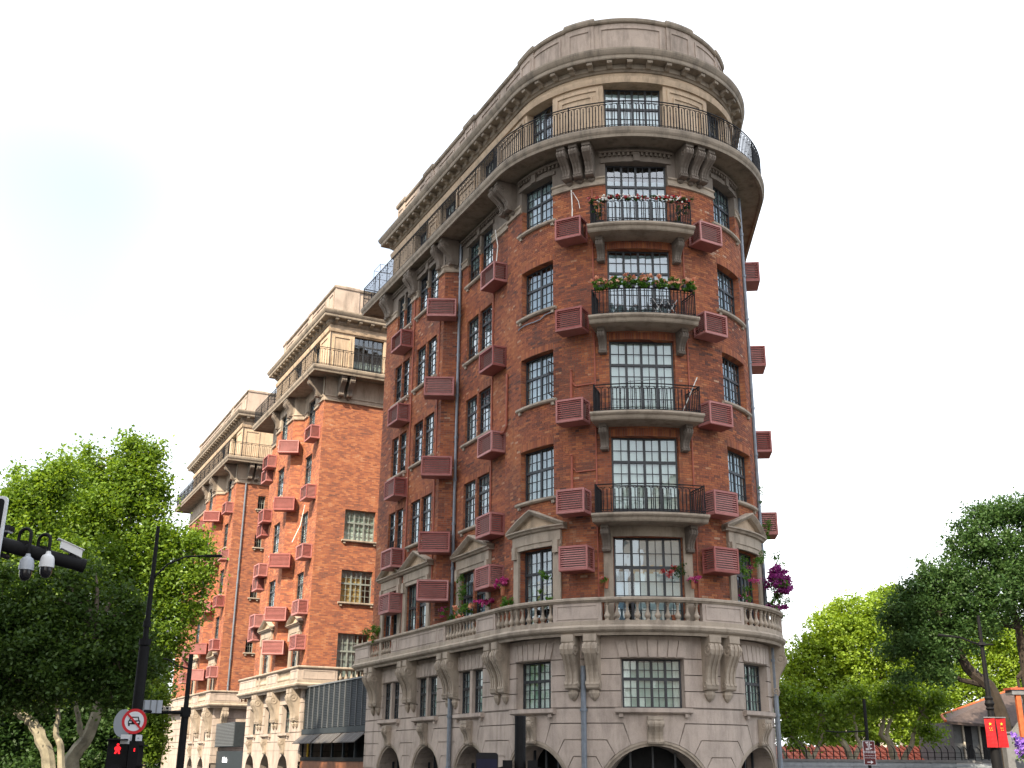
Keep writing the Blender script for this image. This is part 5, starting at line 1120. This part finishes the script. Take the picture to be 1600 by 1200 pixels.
plant('bougainvillea', 'pink bougainvillea pot between prow and recessed bay window', 'plant', [fb(FR, L(.65), .2, 7.25, .15, .12, .12)], 120, .06, [([fb(FR, L(.7), .22, 7.3, .22, .14, .14)], 320, .07, 'petal_pink')], potf(FR, L(.65), .18, 6.85, .09), cr=.08)
plant('bougainvillea', 'deep pink flowering plant under the recessed bay air conditioner', 'plant', [fb(FR, L(2.1), .1, 6.8, .25, .12, .12)], 120, .06, [([fb(FR, L(2.1), .12, 6.85, .36, .14, .12)], 380, .07, 'petal_pink')], potf(FR, L(2.1), .1, 5.56), cr=.09)
plant('rose_bush', 'peach roses with green leaves behind the balusters of recessed bay', 'plant', [fb(FR, L(3.9), .15, 6.6, .45, .14, .3), fb(FR, L(4.3), .1, 7.6, .2, .14, .5)], 700, .09, [([fb(FR, L(3.7), .2, 6.7, .4, .12, .25)], 60, .12, 'petal_orange')], potf(FR, L(3.9), .12, 5.56), cr=.12)
plant('shrub', 'dark pink flowering shrub at the splayed bay corner', 'plant', [fb(FR, L(5.3), .2, 6.7, .3, .12, .25)], 250, .07, [([fb(FR, L(5.4), .22, 6.75, .3, .12, .22)], 120, .07, 'petal_pink')], potf(FR, L(5.3), .15, 5.56), cr=.1)
plant('shrub', 'dense green bush on the far end of the stone balcony', 'plant', [fb(FR, L(12.2), .55, 6.55, .5, .03, .3), fb(FR, L(11.8), .55, 6.85, .3, .03, .2)], 900, .08, (), potf(FR, L(13.4), .1, 5.56, .2), cr=.12)
# folded chairs and poles on the balconies
for k, (u, lab) in enumerate(((.42, 'white folding chair with crossed legs on flowered balcony, left one'), (.82, 'white folding chair with crossed legs on flowered balcony, right one'))):
    T = thing('folding_chair', lab, 'chair', FR.P(u, .75, SLAB[6]+.01), 'folding chairs on the balcony'); tf = tangent(FR, u, .78); z = SLAB[6]+.01
    for dd in (-.02, -.36):
        for s in (-1, 1): g = G(); g.tube([tf.P(-.19*s, dd+.01*s, z), tf.P(.19*s, dd+.01*s, z+.62)], .013, 5); g.obj('leg', 'white_plastic', T)
    for j in range(4): g = G(); g.box(tf, -.19, .19, -.36+j*.085, -.30+j*.085, z+.43, z+.445); g.obj('seat_slat', 'planter', T)
    for j in range(4): g = G(); g.box(tf, -.19, .19, -.40, -.385, z+.56+j*.06, z+.60+j*.06); g.obj('back_slat', 'planter', T)
g = G(); g.tube([FR.P(1.0, .75, SLAB[5]+.05), FR.P(1.42, .93, SLAB[5]+1.25)], .016, 6); tag(g.obj('pole', 'cable_white'), 'white pole leaning out over the third brick storey balcony rail', 'pole')
g = G(); g.tube([FR.P(-.55, .6, SLAB[5]+1.1), FR.P(.55, .6, SLAB[5]+1.22)], .012, 6); g.tube([FR.P(.45, .6, SLAB[5]+.02), FR.P(.45, .6, SLAB[5]+1.25)], .012, 6); g.tube([FR.P(-.45, .6, SLAB[5]+.02), FR.P(-.45, .6, SLAB[5]+1.15)], .012, 6); tag(g.obj('drying_rack', 'metal_grey'), 'slim metal drying rack standing on the third storey balcony', 'rack')
# ------------------------------------------------------------ street furniture, left
def fface(p, tilt=0.): a = tilt; return Flat((p.x, p.y), (math.cos(a), math.sin(a)))
disc = lambda cx, cz, r, n=28: [(cx+r*math.cos(2*math.pi*k/n), cz+r*math.sin(2*math.pi*k/n)) for k in range(n)]
def rrect(x0, x1, z0, z1, r, n=4):
    o = []
    for cx, cz, a0 in ((x1-r, z1-r, 0), (x0+r, z1-r, 90), (x0+r, z0+r, 180), (x1-r, z0+r, 270)):
        for k in range(n+1): a = rad(a0+90*k/n); o.append((cx+r*math.cos(a), cz+r*math.sin(a)))
    return o
A = at(130, 884, 12.3); Bp = at(0, 849, 11.8); dv = Bp-A
MA = thing('camera_mast', 'black mast arm carrying cameras and sign at the left edge', 'mast', ((A+dv*5.2).x, (A+dv*5.2).y, GROUND))
g = G(); g.tube([A, A+dv*5.2], [.072, .095], 12); g.obj('arm', 'black_paint', MA, smooth=True)
g = G(); g.tube([A-dv*.015, A+dv*.03], .078, 12); g.obj('end_cap', 'black_paint', MA, smooth=True)
pb = A+dv*5.2; g = G(); g.tube([(pb.x, pb.y, GROUND), (pb.x, pb.y, pb.z+.4)], .15, 12); g.obj('pole', 'black_paint', MA, smooth=True)
for i, (px, py, mat, lab) in enumerate(((42, 880, 'grey_plastic', 'grey domed surveillance camera hanging left on the mast arm'), (74, 876, 'white_plastic', 'white domed surveillance camera hanging right on the mast arm'))):
    k = (130-px-8)/130; base = A+dv*k; T = thing('dome_camera', lab, 'camera', tuple(base), 'dome cameras on the mast arm'); c = at(px, py, base.y-.12)
    q = Vector((c.x-.16, base.y-.05, base.z+.03)); pts = [q, q+Vector((0, 0, .10))]
    for j in range(9): a = math.pi*(1-j/8); pts.append(Vector((c.x-.08+.08*math.cos(a), q.y+(c.y-q.y)*j/8, base.z+.16+.085*math.sin(a))))
    pts.append(Vector((c.x, c.y, c.z+.09))); g = G(); g.tube(pts, .019, 8); g.obj('hook_bracket', 'black_paint', T, smooth=True)
    g = G(); g.wbox((q.x+.02, q.y, base.z+.09), (.09, .05, .022)); g.obj('mount_plate', 'black_paint', T)
    g = G(); g.lathe([(r_*.74, z_*.74) for r_, z_ in ((.03, .14), (.04, .10), (.08, .07), (.098, .03), (.105, -.04), (.108, -.10), (.085, -.105))], c, 16); g.obj('housing', mat, T, smooth=True)
    g = G(); g.lathe([(r_*.74, z_*.74) for r_, z_ in ((.085, -.105), (.088, -.15), (.078, -.20), (.05, -.245), (.01, -.26))], c, 14); g.obj('dome', 'dome_dark', T, smooth=True)
base = A+dv*.12; T = thing('box_camera', 'white bullet camera on top of the mast arm end', 'camera', tuple(base)); c = at(113, 862, base.y)
fr_ = Flat((c.x, c.y), Vector((-.86, -.5))); g = G(); 
g.quadgrid([[fr_.P(u, -.05, c.z-.02+zz), fr_.P(u, .05, c.z-.02+zz), fr_.P(u, .05, c.z+.065+zz), fr_.P(u, -.05, c.z+.065+zz)] for u, zz in ((-.10, -.045), (.13, .045))]); g.obj('housing', 'white_plastic', T)
g = G(); g.quadgrid([[fr_.P(u, -.06, c.z+.068+zz), fr_.P(u, .06, c.z+.068+zz), fr_.P(u, .06, c.z+.078+zz), fr_.P(u, -.06, c.z+.078+zz)] for u, zz in ((-.12, -.05), (.17, .055))]); g.obj('sun_shield', 'white_plastic', T)
g = G(); g.tube([c+Vector((0, 0, -.02)), base+Vector((0, 0, .05))], .035, 8); g.obj('bracket', 'black_paint', T)
p = at(15, 776, 11.7); T = thing('gantry_sign', 'black rounded traffic sign panel with white border at left edge', 'sign', (p.x-.6, p.y, p.z-.5)); ff = fface(p)
g = G(); g.poly(ff, rrect(-1.5, 0, p.z-.95, p.z, .05), .0, .03); g.obj('border', 'sign_white', T)
g = G(); g.poly(ff, rrect(-1.47, -.03, p.z-.92, p.z-.03, .04), .02, .036); g.obj('panel', 'sign_black', T)
g = G(); g.poly(ff, [(-.9, p.z-.22), (-.12, p.z-.22), (-.12, p.z-.27), (-.9, p.z-.27)], .03, .042); g.obj('marking', 'sign_white', T)
g = G(); g.tube([at(5, 868, 11.8), at(5, 868, 11.9)+Vector((0, .1, 0))], .03, 6); g.obj('clamp', 'black_paint', T)
p = at(14, 826, 12.1); T = thing('box_camera', 'small dark camera peeking out behind the black sign panel', 'camera', tuple(p)); g = G(); g.wbox(p, (.035, .07, .028)); g.obj('housing', 'dome_dark', T); g = G(); g.wbox(p+Vector((-.01, .01, -.036)), (.03, .06, .007)); g.obj('base', 'white_plastic', T); g = G(); g.tube([p, Vector((p.x-.1, p.y, A.z+dv.z))], .02, 6); g.obj('stem', 'black_paint', T)
# lamp pole with signs
pc = at(213, 1120, 22); X, Yp = pc.x, pc.y; zz = lambda y: at(220, y, 22).z
LP = thing('lamp_pole', 'tall black lamp pole carrying the round no car sign', 'lamp post', (X, Yp, GROUND))
g = G(); g.tube([(X, Yp, GROUND), (X, Yp, zz(1010)), (X, Yp, zz(1008)), (X, Yp, zz(822))], [.11, .10, .055, .035], 12); g.obj('pole', 'black_paint', LP, smooth=True)
for y in (1008, 980): g = G(); g.tube([(X, Yp, zz(y)), (X, Yp, zz(y)+.12)], .115 if y == 1008 else .075, 12); g.obj('collar', 'black_paint', LP)
arm = [Vector((X, Yp, zz(905))), at(262, 882, 22), at(290, 870, 22), at(334, 868, 22)]
g = G(); g.tube(arm, [.022, .02, .018, .018], 7); g.obj('lamp_arm', 'black_paint', LP, smooth=True); g = G(); g.wbox(arm[-1]+Vector((.0, 0, -.01)), (.16, .06, .02)); g.obj('lamp_head', 'black_paint', LP)
p = at(210, 1127, 21.8); T = thing('no_car_sign', 'round red and white no motor vehicles sign with black car', 'sign', tuple(p)); ff = fface(p, .1); r = .232
g = G(); g.poly(ff, disc(0, p.z, r), 0, .012); g.obj('rim', 'sign_red', T); g = G(); g.poly(ff, disc(0, p.z, r*.99, 28), -.02, -.001); g.obj('backing', 'metal_grey', T)
g = G(); g.poly(ff, disc(0, p.z, r*.77), .01, .016); g.obj('face', 'sign_white', T)
car = G(); z0 = p.z
for pts in ([(-.125, -.065), (.125, -.065), (.13, .0), (.115, .02), (-.115, .02), (-.13, 0)], [(-.12, -.10), (-.085, -.10), (-.085, -.06), (-.12, -.06)], [(.085, -.10), (.12, -.10), (.12, -.06), (.085, -.06)], [(-.11, .02), (-.085, .02), (-.065, .085), (-.085, .095)], [(.11, .02), (.085, .02), (.065, .085), (.085, .095)], [(-.085, .095), (.085, .095), (.07, .075), (-.07, .075)]): car.poly(ff, [(x*.88, z0+y*.88) for x, y in pts], .015, .020)
car.obj('car_symbol', 'sign_black', T)
for s in (-1, 1): g = G(); g.poly(ff, [(x*.88+s*.07, z0-.018+y) for x, y in ((-.028, -.012), (.028, -.012), (.028, .012), (-.028, .012))], .019, .023); g.obj('headlight_mark', 'sign_white', T)
g = G(); g.poly(ff, [(-.145, z0+.118), (-.118, z0+.145), (.145, z0-.118), (.118, z0-.145)], .022, .027); g.obj('slash', 'sign_red', T)
p = at(193, 1130, 22.25); T = thing('sign_back', 'grey back of a second round sign behind the no car sign', 'sign', tuple(p)); ff = fface(p, -.5); g = G(); g.poly(ff, disc(0, p.z, .26), 0, .015); g.obj('disc', 'grey_plastic', T); g = G(); g.box(ff, -.02, .3, -.05, -.005, p.z-.05, p.z+.05); g.obj('strap', 'metal_grey', T)
for px, py, w_, h_, mat, lab in ((197, 1155, .09, .085, 'white_plastic', 'small pale junction box left under the no car sign'), (217, 1153, .045, .055, 'sign_white', 'small white plate right under the no car sign')):
    p = at(px, py, 21.75); T = thing('junction_box', lab, 'box', tuple(p)); g = G(); g.wbox(p, (w_, .05, h_)); g.obj('body', mat, T); g = G(); g.wbox(p+Vector((.01, -.052, -.005)), (w_*.4, .004, h_*.2)); g.obj('mark', 'grey_plastic', T)
p = at(183, 1177, 21.7); T = thing('pedestrian_signal', 'black pedestrian signal showing a lit red standing man', 'traffic light', (p.x, p.y, p.z-.5)); ff = fface(p, .12); zc = at(183, 1170, 21.7).z
g = G(); g.poly(ff, rrect(-.19, .19, zc-.62, zc+.19, .03), -.14, 0); g.obj('housing', 'black_paint', T)
g = G(); g.box(ff, -.18, .18, 0, .14, zc+.155, zc+.175); g.obj('visor', 'black_paint', T)
g = G(); g.poly(ff, disc(0, zc+.072, .026, 12), .002, .008); g.poly(ff, [(-.035, zc+.042), (.035, zc+.042), (.06, zc+.018), (.052, zc-.025), (.036, zc-.025), (.055, zc-.09), (.02, zc-.09), (0, zc-.04), (-.02, zc-.09), (-.055, zc-.09), (-.036, zc-.025), (-.052, zc-.025), (-.06, zc+.018)], .002, .008); g.obj('red_man', 'red_lamp', T)
g = G(); g.poly(ff, disc(0, zc-.4, .13, 20), .0, .006); g.obj('dark_lens', 'sign_black', T)
p = at(212, 1177, 21.75); T = thing('pedestrian_signal', 'black side facing signal head right of the lit red man', 'traffic light', (p.x, p.y, p.z-.5)); g = G(); g.wbox((p.x, p.y, p.z-.2), (.09, .16, .42)); g.obj('housing', 'black_paint', T)
for k in range(2): g = G(); g.wbox((p.x+.12, p.y, p.z+.14-k*.36), (.06, .15, .012)); g.obj('visor', 'black_paint', T)
g = G(); g.wbox((p.x+.02, p.y-.162, p.z+.06), (.012, .003, .03)); g.obj('red_lamp', 'red_lamp', T)
# slim pole with arm
q = at(290, 1110, 32); T = thing('signal_mast', 'slim black mast with short arm before the farthest wing', 'mast', (q.x, q.y, GROUND)); zt2 = at(293, 1022, 32).z; za = at(290, 1113, 32).z
g = G(); g.tube([(q.x, q.y, GROUND), (q.x, q.y, za), (q.x, q.y, za+.02), (q.x, q.y, zt2)], [.12, .10, .07, .06], 10); g.obj('pole', 'black_paint', T, smooth=True)
g = G(); g.tube([(q.x, q.y, za-.12), (q.x, q.y, za+.14)], .14, 10); g.obj('collar', 'black_paint', T)
g = G(); g.tube([(q.x, q.y, za), at(250, 1113, 31.5), at(226, 1111, 31)], [.05, .045, .04], 8); g.obj('arm', 'black_paint', T, smooth=True)
g = G(); g.tube([(q.x, q.y, at(290, 1045, 32).z), at(276, 1040, 32), at(262, 1030, 32), at(255, 1029, 32)], .02, 6); g.obj('lamp_arm', 'black_paint', T)
p = at(236, 1104, 31.2); T = thing('sign_back', 'rectangular grey sign back clamped on the mast arm', 'sign', tuple(p)); ff = fface(p, .1); g = G(); g.box(ff, -.30, .30, 0, .02, p.z-.17, p.z+.17); g.obj('plate', 'grey_plastic', T)
for k in range(3): g = G(); g.box(ff, -.2+k*.17, -.17+k*.17, .02, .035, p.z-.17, p.z+.17); g.obj('rib', 'metal_grey', T)
for px, lab in ((255, 'small camera on the mast arm, left of the two'), (263, 'small camera on the mast arm, right of the two')):
    p = at(px, 1107, 31.4); T = thing('arm_camera', lab, 'camera', tuple(p), 'cameras on the mast arm'); g = G(); g.wbox(p, (.06, .09, .05)); g.obj('housing', 'wall_cream', T); g = G(); g.wbox(p+Vector((0, -.092, 0)), (.035, .004, .03)); g.obj('lens', 'dome_dark', T); g = G(); g.tube([p, p-Vector((0, 0, .12))], .02, 6); g.obj('stem', 'black_paint', T)
# ------------------------------------------------------------ street furniture, centre
p = at(813, 1121, 20); T = thing('traffic_light', 'black traffic light pole before the prow arches', 'traffic light', (p.x, p.y, GROUND))
g = G(); g.tube([(p.x, p.y, GROUND), (p.x, p.y, p.z)], .098, 14); g.obj('pole', 'black_paint', T); g = G(); g.tube([(p.x, p.y, p.z), (p.x, p.y, p.z+.025)], .102, 14); g.obj('cap', 'sign_black', T)
zs = at(813, 1188, 20).z
for px, sg in ((793, -1), (832, 1)):
    c = at(px, 1196, 20); g = G(); g.wbox((c.x, c.y, zs-.55), (.085, .15, .55)); h = g.obj('signal_head', 'black_paint', T)
    for k in range(3): g = G(); g.add([(c.x+sg*.08, c.y-.13, zs-.10-k*.33), (c.x+sg*.24, c.y-.15, zs-.14-k*.33), (c.x+sg*.24, c.y+.15, zs-.14-k*.33), (c.x+sg*.08, c.y+.13, zs-.10-k*.33), (c.x+sg*.08, c.y-.13, zs-.30-k*.33), (c.x+sg*.20, c.y-.15, zs-.24-k*.33)], [(0, 1, 2, 3), (0, 4, 5, 1)]); g.obj('visor', 'black_paint', h)
    g = G(); g.box(Flat((min(p.x, c.x), c.y), (1, 0)), 0, abs(p.x-c.x), -.03, .03, zs-.25, zs-.18); g.obj('bracket', 'black_paint', T)
p = at(761, 1176, 19); T = thing('panel_sign', 'dark blue rounded panel with black top rising from the bottom edge', 'sign', (p.x, p.y, GROUND)); ff = fface(p); hw_ = .185
g = G(); g.poly(ff, rrect(-hw_, hw_, p.z-.75, p.z, .05), -.04, 0); g.obj('casing', 'sign_black', T); g = G(); g.poly(ff, rrect(-hw_+.015, hw_-.015, p.z-.70, p.z-.10, .015), 0, .006); g.obj('face', 'sign_blue', T); g = G(); g.tube([(p.x, p.y+.05, GROUND), (p.x, p.y+.05, p.z-.2)], .03, 8); g.obj('post', 'black_paint', T)
# ------------------------------------------------------------ street furniture, right
q = at(1546, 1100, 35); X, Yp = q.x, q.y; zz = lambda y: at(1546, y, 35).z
T = thing('street_lamp', 'ornate black street lamp with red banners among the right trees', 'lamp post', (X, Yp, GROUND))
g = G(); g.tube([(X, Yp, GROUND), (X, Yp, zz(1165)), (X, Yp, zz(1120)), (X, Yp, zz(962))], [.17, .16, .09, .045], 10); g.obj('pole', 'black_paint', T, smooth=True)
g = G(); g.lathe([(.09, 0), (.13, .05), (.10, .10), (.15, .2), (.11, .3), (.13, .36), (.09, .42)], (X, Yp, zz(1110)), 10); g.obj('ornament', 'black_paint', T, smooth=True)
g = G(); g.tube([(X, Yp, zz(1007)), at(1520, 1004, 35), at(1500, 996, 35), at(1466, 992, 35)], [.035, .03, .03, .045], 7); g.obj('lamp_arm', 'black_paint', T, smooth=True); g = G(); g.tube([(X-.1, Yp, zz(1007)), (X+.35, Yp, zz(1007))], .025, 6); g.obj('cross_arm', 'black_paint', T)
g = G(); g.lathe([(.05, 0), (.14, .03), (.12, .1), (.05, .14)], (X, Yp, zz(1010)), 10); g.obj('crown', 'black_paint', T)
tt = zz(1122); bt = zz(1168)
for s, lab in ((-1, 'left vertical red banner with small yellow stars on the lamp'), (1, 'right vertical red banner with small yellow stars on the lamp')):
    T = thing('red_banner', lab, 'banner', (X+s*.17, Yp-.2, bt), 'banners on the lamp post'); ff = Flat((X+s*.17+.02, Yp-.2), (1, .12*s)); g = G()
    rows = [[ff.P(x, .02*math.sin(k*.7+x*9), bt+(tt-bt)*k/8) for x in (-.155, -.05, .05, .155)] for k in range(9)]
    V = [v for r_ in rows for v in r_]; g.add(V, [(k*4+j, k*4+j+1, k*4+j+5, k*4+j+4) for k in range(8) for j in range(3)]); g.obj('cloth', 'banner_red', T)
    def star(cx, cz, r): return [(cx+(r if k % 2 == 0 else r*.4)*math.sin(math.pi*k/5), cz+(r if k % 2 == 0 else r*.4)*math.cos(math.pi*k/5)) for k in range(10)]
    for cx, cz, r in ((.0, tt-.18, .05), (-.03, tt-.30, .018), (.03, tt-.30, .018), (-.02, tt-.36, .018), (.035, tt-.36, .018)): g = G(); g.poly(ff, star(cx, cz, r), .022, .028); g.obj('star', 'banner_yellow', T)
    g = G(); g.box(ff, -.17, .17, -.02, .02, tt, tt+.03); g.obj('rod', 'metal_grey', T)
# brown direction sign
p0 = at(1347.5, 1157.5, 34); p1 = at(1369.5, 1195.5, 34); w_ = p1.x-p0.x; T = thing('direction_sign', 'brown tourist direction sign with white lettering and arrow on a post', 'sign', (p0.x+w_/2, p0.y, GROUND)); ff = Flat((p0.x, p0.y), (1, 0)); zt3, zb3 = p0.z, p1.z; h_ = zt3-zb3
g = G(); g.poly(ff, rrect(0, w_, zb3, zt3, .02), -.03, 0); g.obj('border', 'sign_white', T); g = G(); g.poly(ff, rrect(.010, w_-.010, zb3+.010, zt3-.010, .016), -.01, .004); g.obj('board', 'sign_brown', T)
def bars(lst, name):
    g = G()
    for x0, y0, x1, y1 in lst: g.box(ff, x0*w_, x1*w_, .003, .008, zt3-y1*h_, zt3-y0*h_)
    g.obj(name, 'sign_white', T)
bars([(.42, .04, .46, .38), (.22, .05, .42, .075), (.28, .075, .33, .12), (.22, .31, .42, .335), (.22, .355, .42, .38), (.55, .04, .59, .38), (.59, .14, .76, .165), (.59, .29, .76, .33), (.32, .16, .42, .18)], 'emblem')
def text(body, size, cx, cz, name):
    cu = bpy.data.curves.new('t', 'FONT'); cu.body = body; cu.size = size; cu.align_x = 'CENTER'; cu.align_y = 'CENTER'; cu.resolution_u = 2
    o = bpy.data.objects.new('t', cu); COL.objects.link(o); dg = bpy.context.evaluated_depsgraph_get(); me = bpy.data.meshes.new_from_object(o.evaluated_get(dg)); bpy.data.objects.remove(o); bpy.data.curves.remove(cu)
    me.materials.clear(); me.materials.append(MATS['sign_white']); M = Matrix.Translation(Vector((p0.x+cx, p0.y-.008, cz))) @ Matrix.Rotation(rad(90), 4, 'X'); link(name, me, T, M)
text('\u5b8b\u5e86\u9f84\u6545\u5c45', h_*.115, w_/2, zt3-.47*h_, 'lettering'); text('Former Residence of', h_*.062, w_/2, zt3-.605*h_, 'lettering'); text('Soong Ching Ling', h_*.062, w_/2, zt3-.70*h_, 'lettering')
g = G(); g.poly(ff, [(.26*w_, zt3-.865*h_), (.26*w_, zt3-.895*h_), (.56*w_, zt3-.895*h_), (.56*w_, zt3-.95*h_), (.76*w_, zt3-.88*h_), (.56*w_, zt3-.81*h_), (.56*w_, zt3-.865*h_)], .003, .008); g.obj('arrow', 'sign_white', T)
g = G(); g.tube([(p0.x+w_/2, p0.y+.07, GROUND), (p0.x+w_/2, p0.y+.07, zt3+1.2)], .05, 8); g.obj('post', 'black_paint', T)
q = at(1350, 1142, 34); g = G(); g.tube([(p0.x+w_/2, p0.y+.07, q.z), at(1310, 1144, 34), at(1290, 1142, 34)], .02, 6); g.obj('lamp_arm', 'black_paint', T)
# fence wall with curved steel prongs
wl, wr = at(1212, 1190, 48), at(1575, 1190, 48); FW = thing('garden_wall', 'grey corrugated street wall topped with bent steel prongs', 'fence', (wl.x, wl.y, GROUND)); ff = Flat((wl.x, wl.y), (1, .0)); Lw = wr.x-wl.x; ztw = at(1400, 1187, 48).z
for i in range(9): g = G(); g.box(ff, Lw*i/9+.01, Lw*(i+1)/9-.01, -.1, .0, GROUND, ztw-.10); g.obj('wall_panel', 'hoarding' if i < 7 else 'white_plastic', FW)
for k in range(6): g = G(); g.box(ff, 0, Lw, 0, .025, ztw-.28-k*.22, ztw-.16-k*.22); g.obj('rib', 'hoarding', FW)
g = G(); g.box(ff, -.1, Lw+.1, -.16, .06, ztw-.10, ztw); g.obj('coping', 'wall_grey', FW)
pm = G(); pm.tube([(0, 0, 0), (0, 0, .30), (.02, 0, .42), (.10, 0, .52), (.16, 0, .56)], [.022, .022, .02, .016, .008], 6); pm = pm.mesh('prong', 'iron')
for i in range(34): link('prong', pm, FW, ff.M(.2+(Lw-.4)*i/33, -.05, ztw) @ Matrix.Rotation(rnd.uniform(-.1, .1), 4, 'Y'))
g = G(); 
for z in (.10, .28): g.box(ff, .1, Lw-.1, -.062, -.042, ztw+z, ztw+z+.02)
g.obj('rail', 'iron', FW, kind='stuff')
# tiled roofs behind the wall
def house(name, label, Y, px0, px1, py_eave, py_ridge, wallmat, roofmat, dep=6., rows=7):
    a = at(px0, py_eave, Y); b = at(px1, py_eave, Y); zr = at((px0+px1)/2, py_ridge, Y).z; ze = a.z
    T = thing(name, label, 'house', ((a.x+b.x)/2, Y+dep/2, GROUND)); ff = Flat((a.x, Y), (1, 0)); w_ = b.x-a.x
    g = G(); g.box(ff, .25, w_-.25, -dep+.2, -.3, GROUND, ze); wl_ = g.obj('wall', wallmat, T)
    for k in range(max(2, int(w_/1.6))):
        x = .5+k*1.6
        if x+.8 < w_-.3: g = G(); g.box(ff, x, x+.75, -.32, -.27, ze-1.5, ze-.4); wn = g.obj('window', 'tower_glass', T); g = G(); g.box(ff, x-.05, x+.8, -.27, -.20, ze-1.58, ze-1.5); g.obj('sill', 'wall_cream', wn)
    rf = G(); rf.add([ff.P(0, 0, ze), ff.P(w_, 0, ze), ff.P(w_, -dep/2, zr), ff.P(0, -dep/2, zr), ff.P(0, -dep, ze), ff.P(w_, -dep, ze), ff.P(0, 0, ze-.1), ff.P(w_, 0, ze-.1)], [(0, 1, 2, 3), (3, 2, 5, 4), (6, 7, 1, 0), (0, 3, 4), (1, 5, 2)]); r_ = rf.obj('roof', roofmat, T)
    n = int(w_/.32)
    for i in range(n):
        x = w_*(i+.5)/n; g = G(); g.tube([ff.P(x, .03, ze+.03), ff.P(x, -dep/2, zr+.04)], .075, 6); g.obj('tile_row', roofmat, r_)
    return T
house('tiled_house', 'low house with red tiled roof behind the street wall', 56, 1225, 1480, 1189, 1166, 'wall_cream', 'roof_tile')
house('tiled_house', 'house with grey tiled roof glimpsed between the right trees', 75, 1440, 1480, 1128, 1098, 'wall_cream', 'roof_grey')
house('tiled_house', 'taller red roofed house mostly hidden behind the yellow green camphor', 92, 1310, 1400, 1100, 1072, 'wall_cream', 'roof_tile', 9)
# gatehouse with brown roof at right
GH = thing('gatehouse', 'low dark gatehouse with brown roof and orange verge at right edge', 'house', (at(1540, 1180, 52).x, 52, GROUND)); Y = 52
a = at(1476, 1118, Y); b = at(1640, 1140, Y); zr = at(1600, 1076, Y+2).z; ff = Flat((a.x, Y), (1, 0)); w_ = b.x-a.x; ze = at(1500, 1131, Y).z
g = G(); g.box(ff, .5, w_, -5, -.5, GROUND, ze+.1); g.obj('wall', 'wall_grey', GH)
for x in (1.0, 1.75, 2.4): g = G(); g.box(ff, x, x+.32, -.52, -.46, ze-1.5, ze-.1); g.obj('window', 'sign_black', GH); g = G(); g.box(ff, x-.1, x-.02, -.5, -.42, ze-1.5, ze); g.obj('post', 'wall_cream', GH)
g = G(); V = [ff.P(-.1, .3, a.z-.25), ff.P(w_, .3, ze-.2), ff.P(w_, -2.5, zr+.1), ff.P(.3, -1.2, a.z+.05)]; g.add(V+[(x, y, z-.12) for x, y, z in V], [(0, 1, 2, 3), (4, 7, 6, 5), (0, 4, 5, 1), (3, 2, 6, 7), (0, 3, 7, 4)]); g.obj('roof', 'roof_brown', GH)
g = G(); g.tube([V[0], V[3], Vector(V[2])], .07, 6); g.obj('verge', 'orange_timber', GH)
g = G(); g.box(ff, .4, w_, -.48, -.40, ze-2.0, ze-1.85); g.obj('plinth', 'stone_console', GH)
for i in range(3): g = G(); g.tube([ff.P(1+i*.7, -.2, ztw+.1), ff.P(1+i*.7, -.15, ztw+.5), ff.P(1.1+i*.7, -.1, ztw+.7)], .03, 5); g.obj('prong', 'iron', GH)
a = at(1570, 1150, 44); GP = thing('gate_pier', 'grey rendered gate pier with curved top beside purple flowers', 'gate', (a.x+.5, 44, GROUND)); ff = Flat((a.x, 44), (1, 0))
z0 = at(1575, 1146, 44).z; g = G(); g.poly(ff, [(0, GROUND), (2.5, GROUND), (2.5, z0+.6), (1.0, z0+.55), (.75, z0+.45), (.45, z0+.12), (.25, z0), (0, z0)], -.4, 0); g.obj('pier', 'wall_grey', GP); g = G(); g.box(ff, -.05, .3, -.45, .06, z0, z0+.06); g.obj('coping', 'metal_grey', GP)
x = at(1592, 1100, 43.9).x-a.x; g = G(); g.box(Flat((a.x, 43.9), (1, 0)), x-.09, x+.09, -.1, .05, z0-.4, at(1592, 1085, 43.9).z); g.obj('timber_post', 'orange_timber', GP); g = G(); zc = at(1595, 1078, 43.9).z; g.box(Flat((a.x, 43.9), (1, 0)), x-.25, x+1.5, -.5, .1, zc-.18, zc); g.obj('timber_lintel', 'metal_grey', GP); g = G(); g.box(Flat((a.x, 43.9), (1, 0)), x-.3, x+1.5, -.55, .15, zc, zc+.08); g.obj('tile_cap', 'roof_tile', GP)
plant('wisteria', 'violet flower cluster hanging by the gate pier at right edge', 'plant', [bl(1594, 1165, 43, 10, 14), bl(1598, 1182, 43, 8, 8)], 150, .12, [([bl(1594, 1163, 43, 12, 16), bl(1600, 1180, 43, 10, 10)], 900, .12, 'petal_violet')], None, cr=.16)
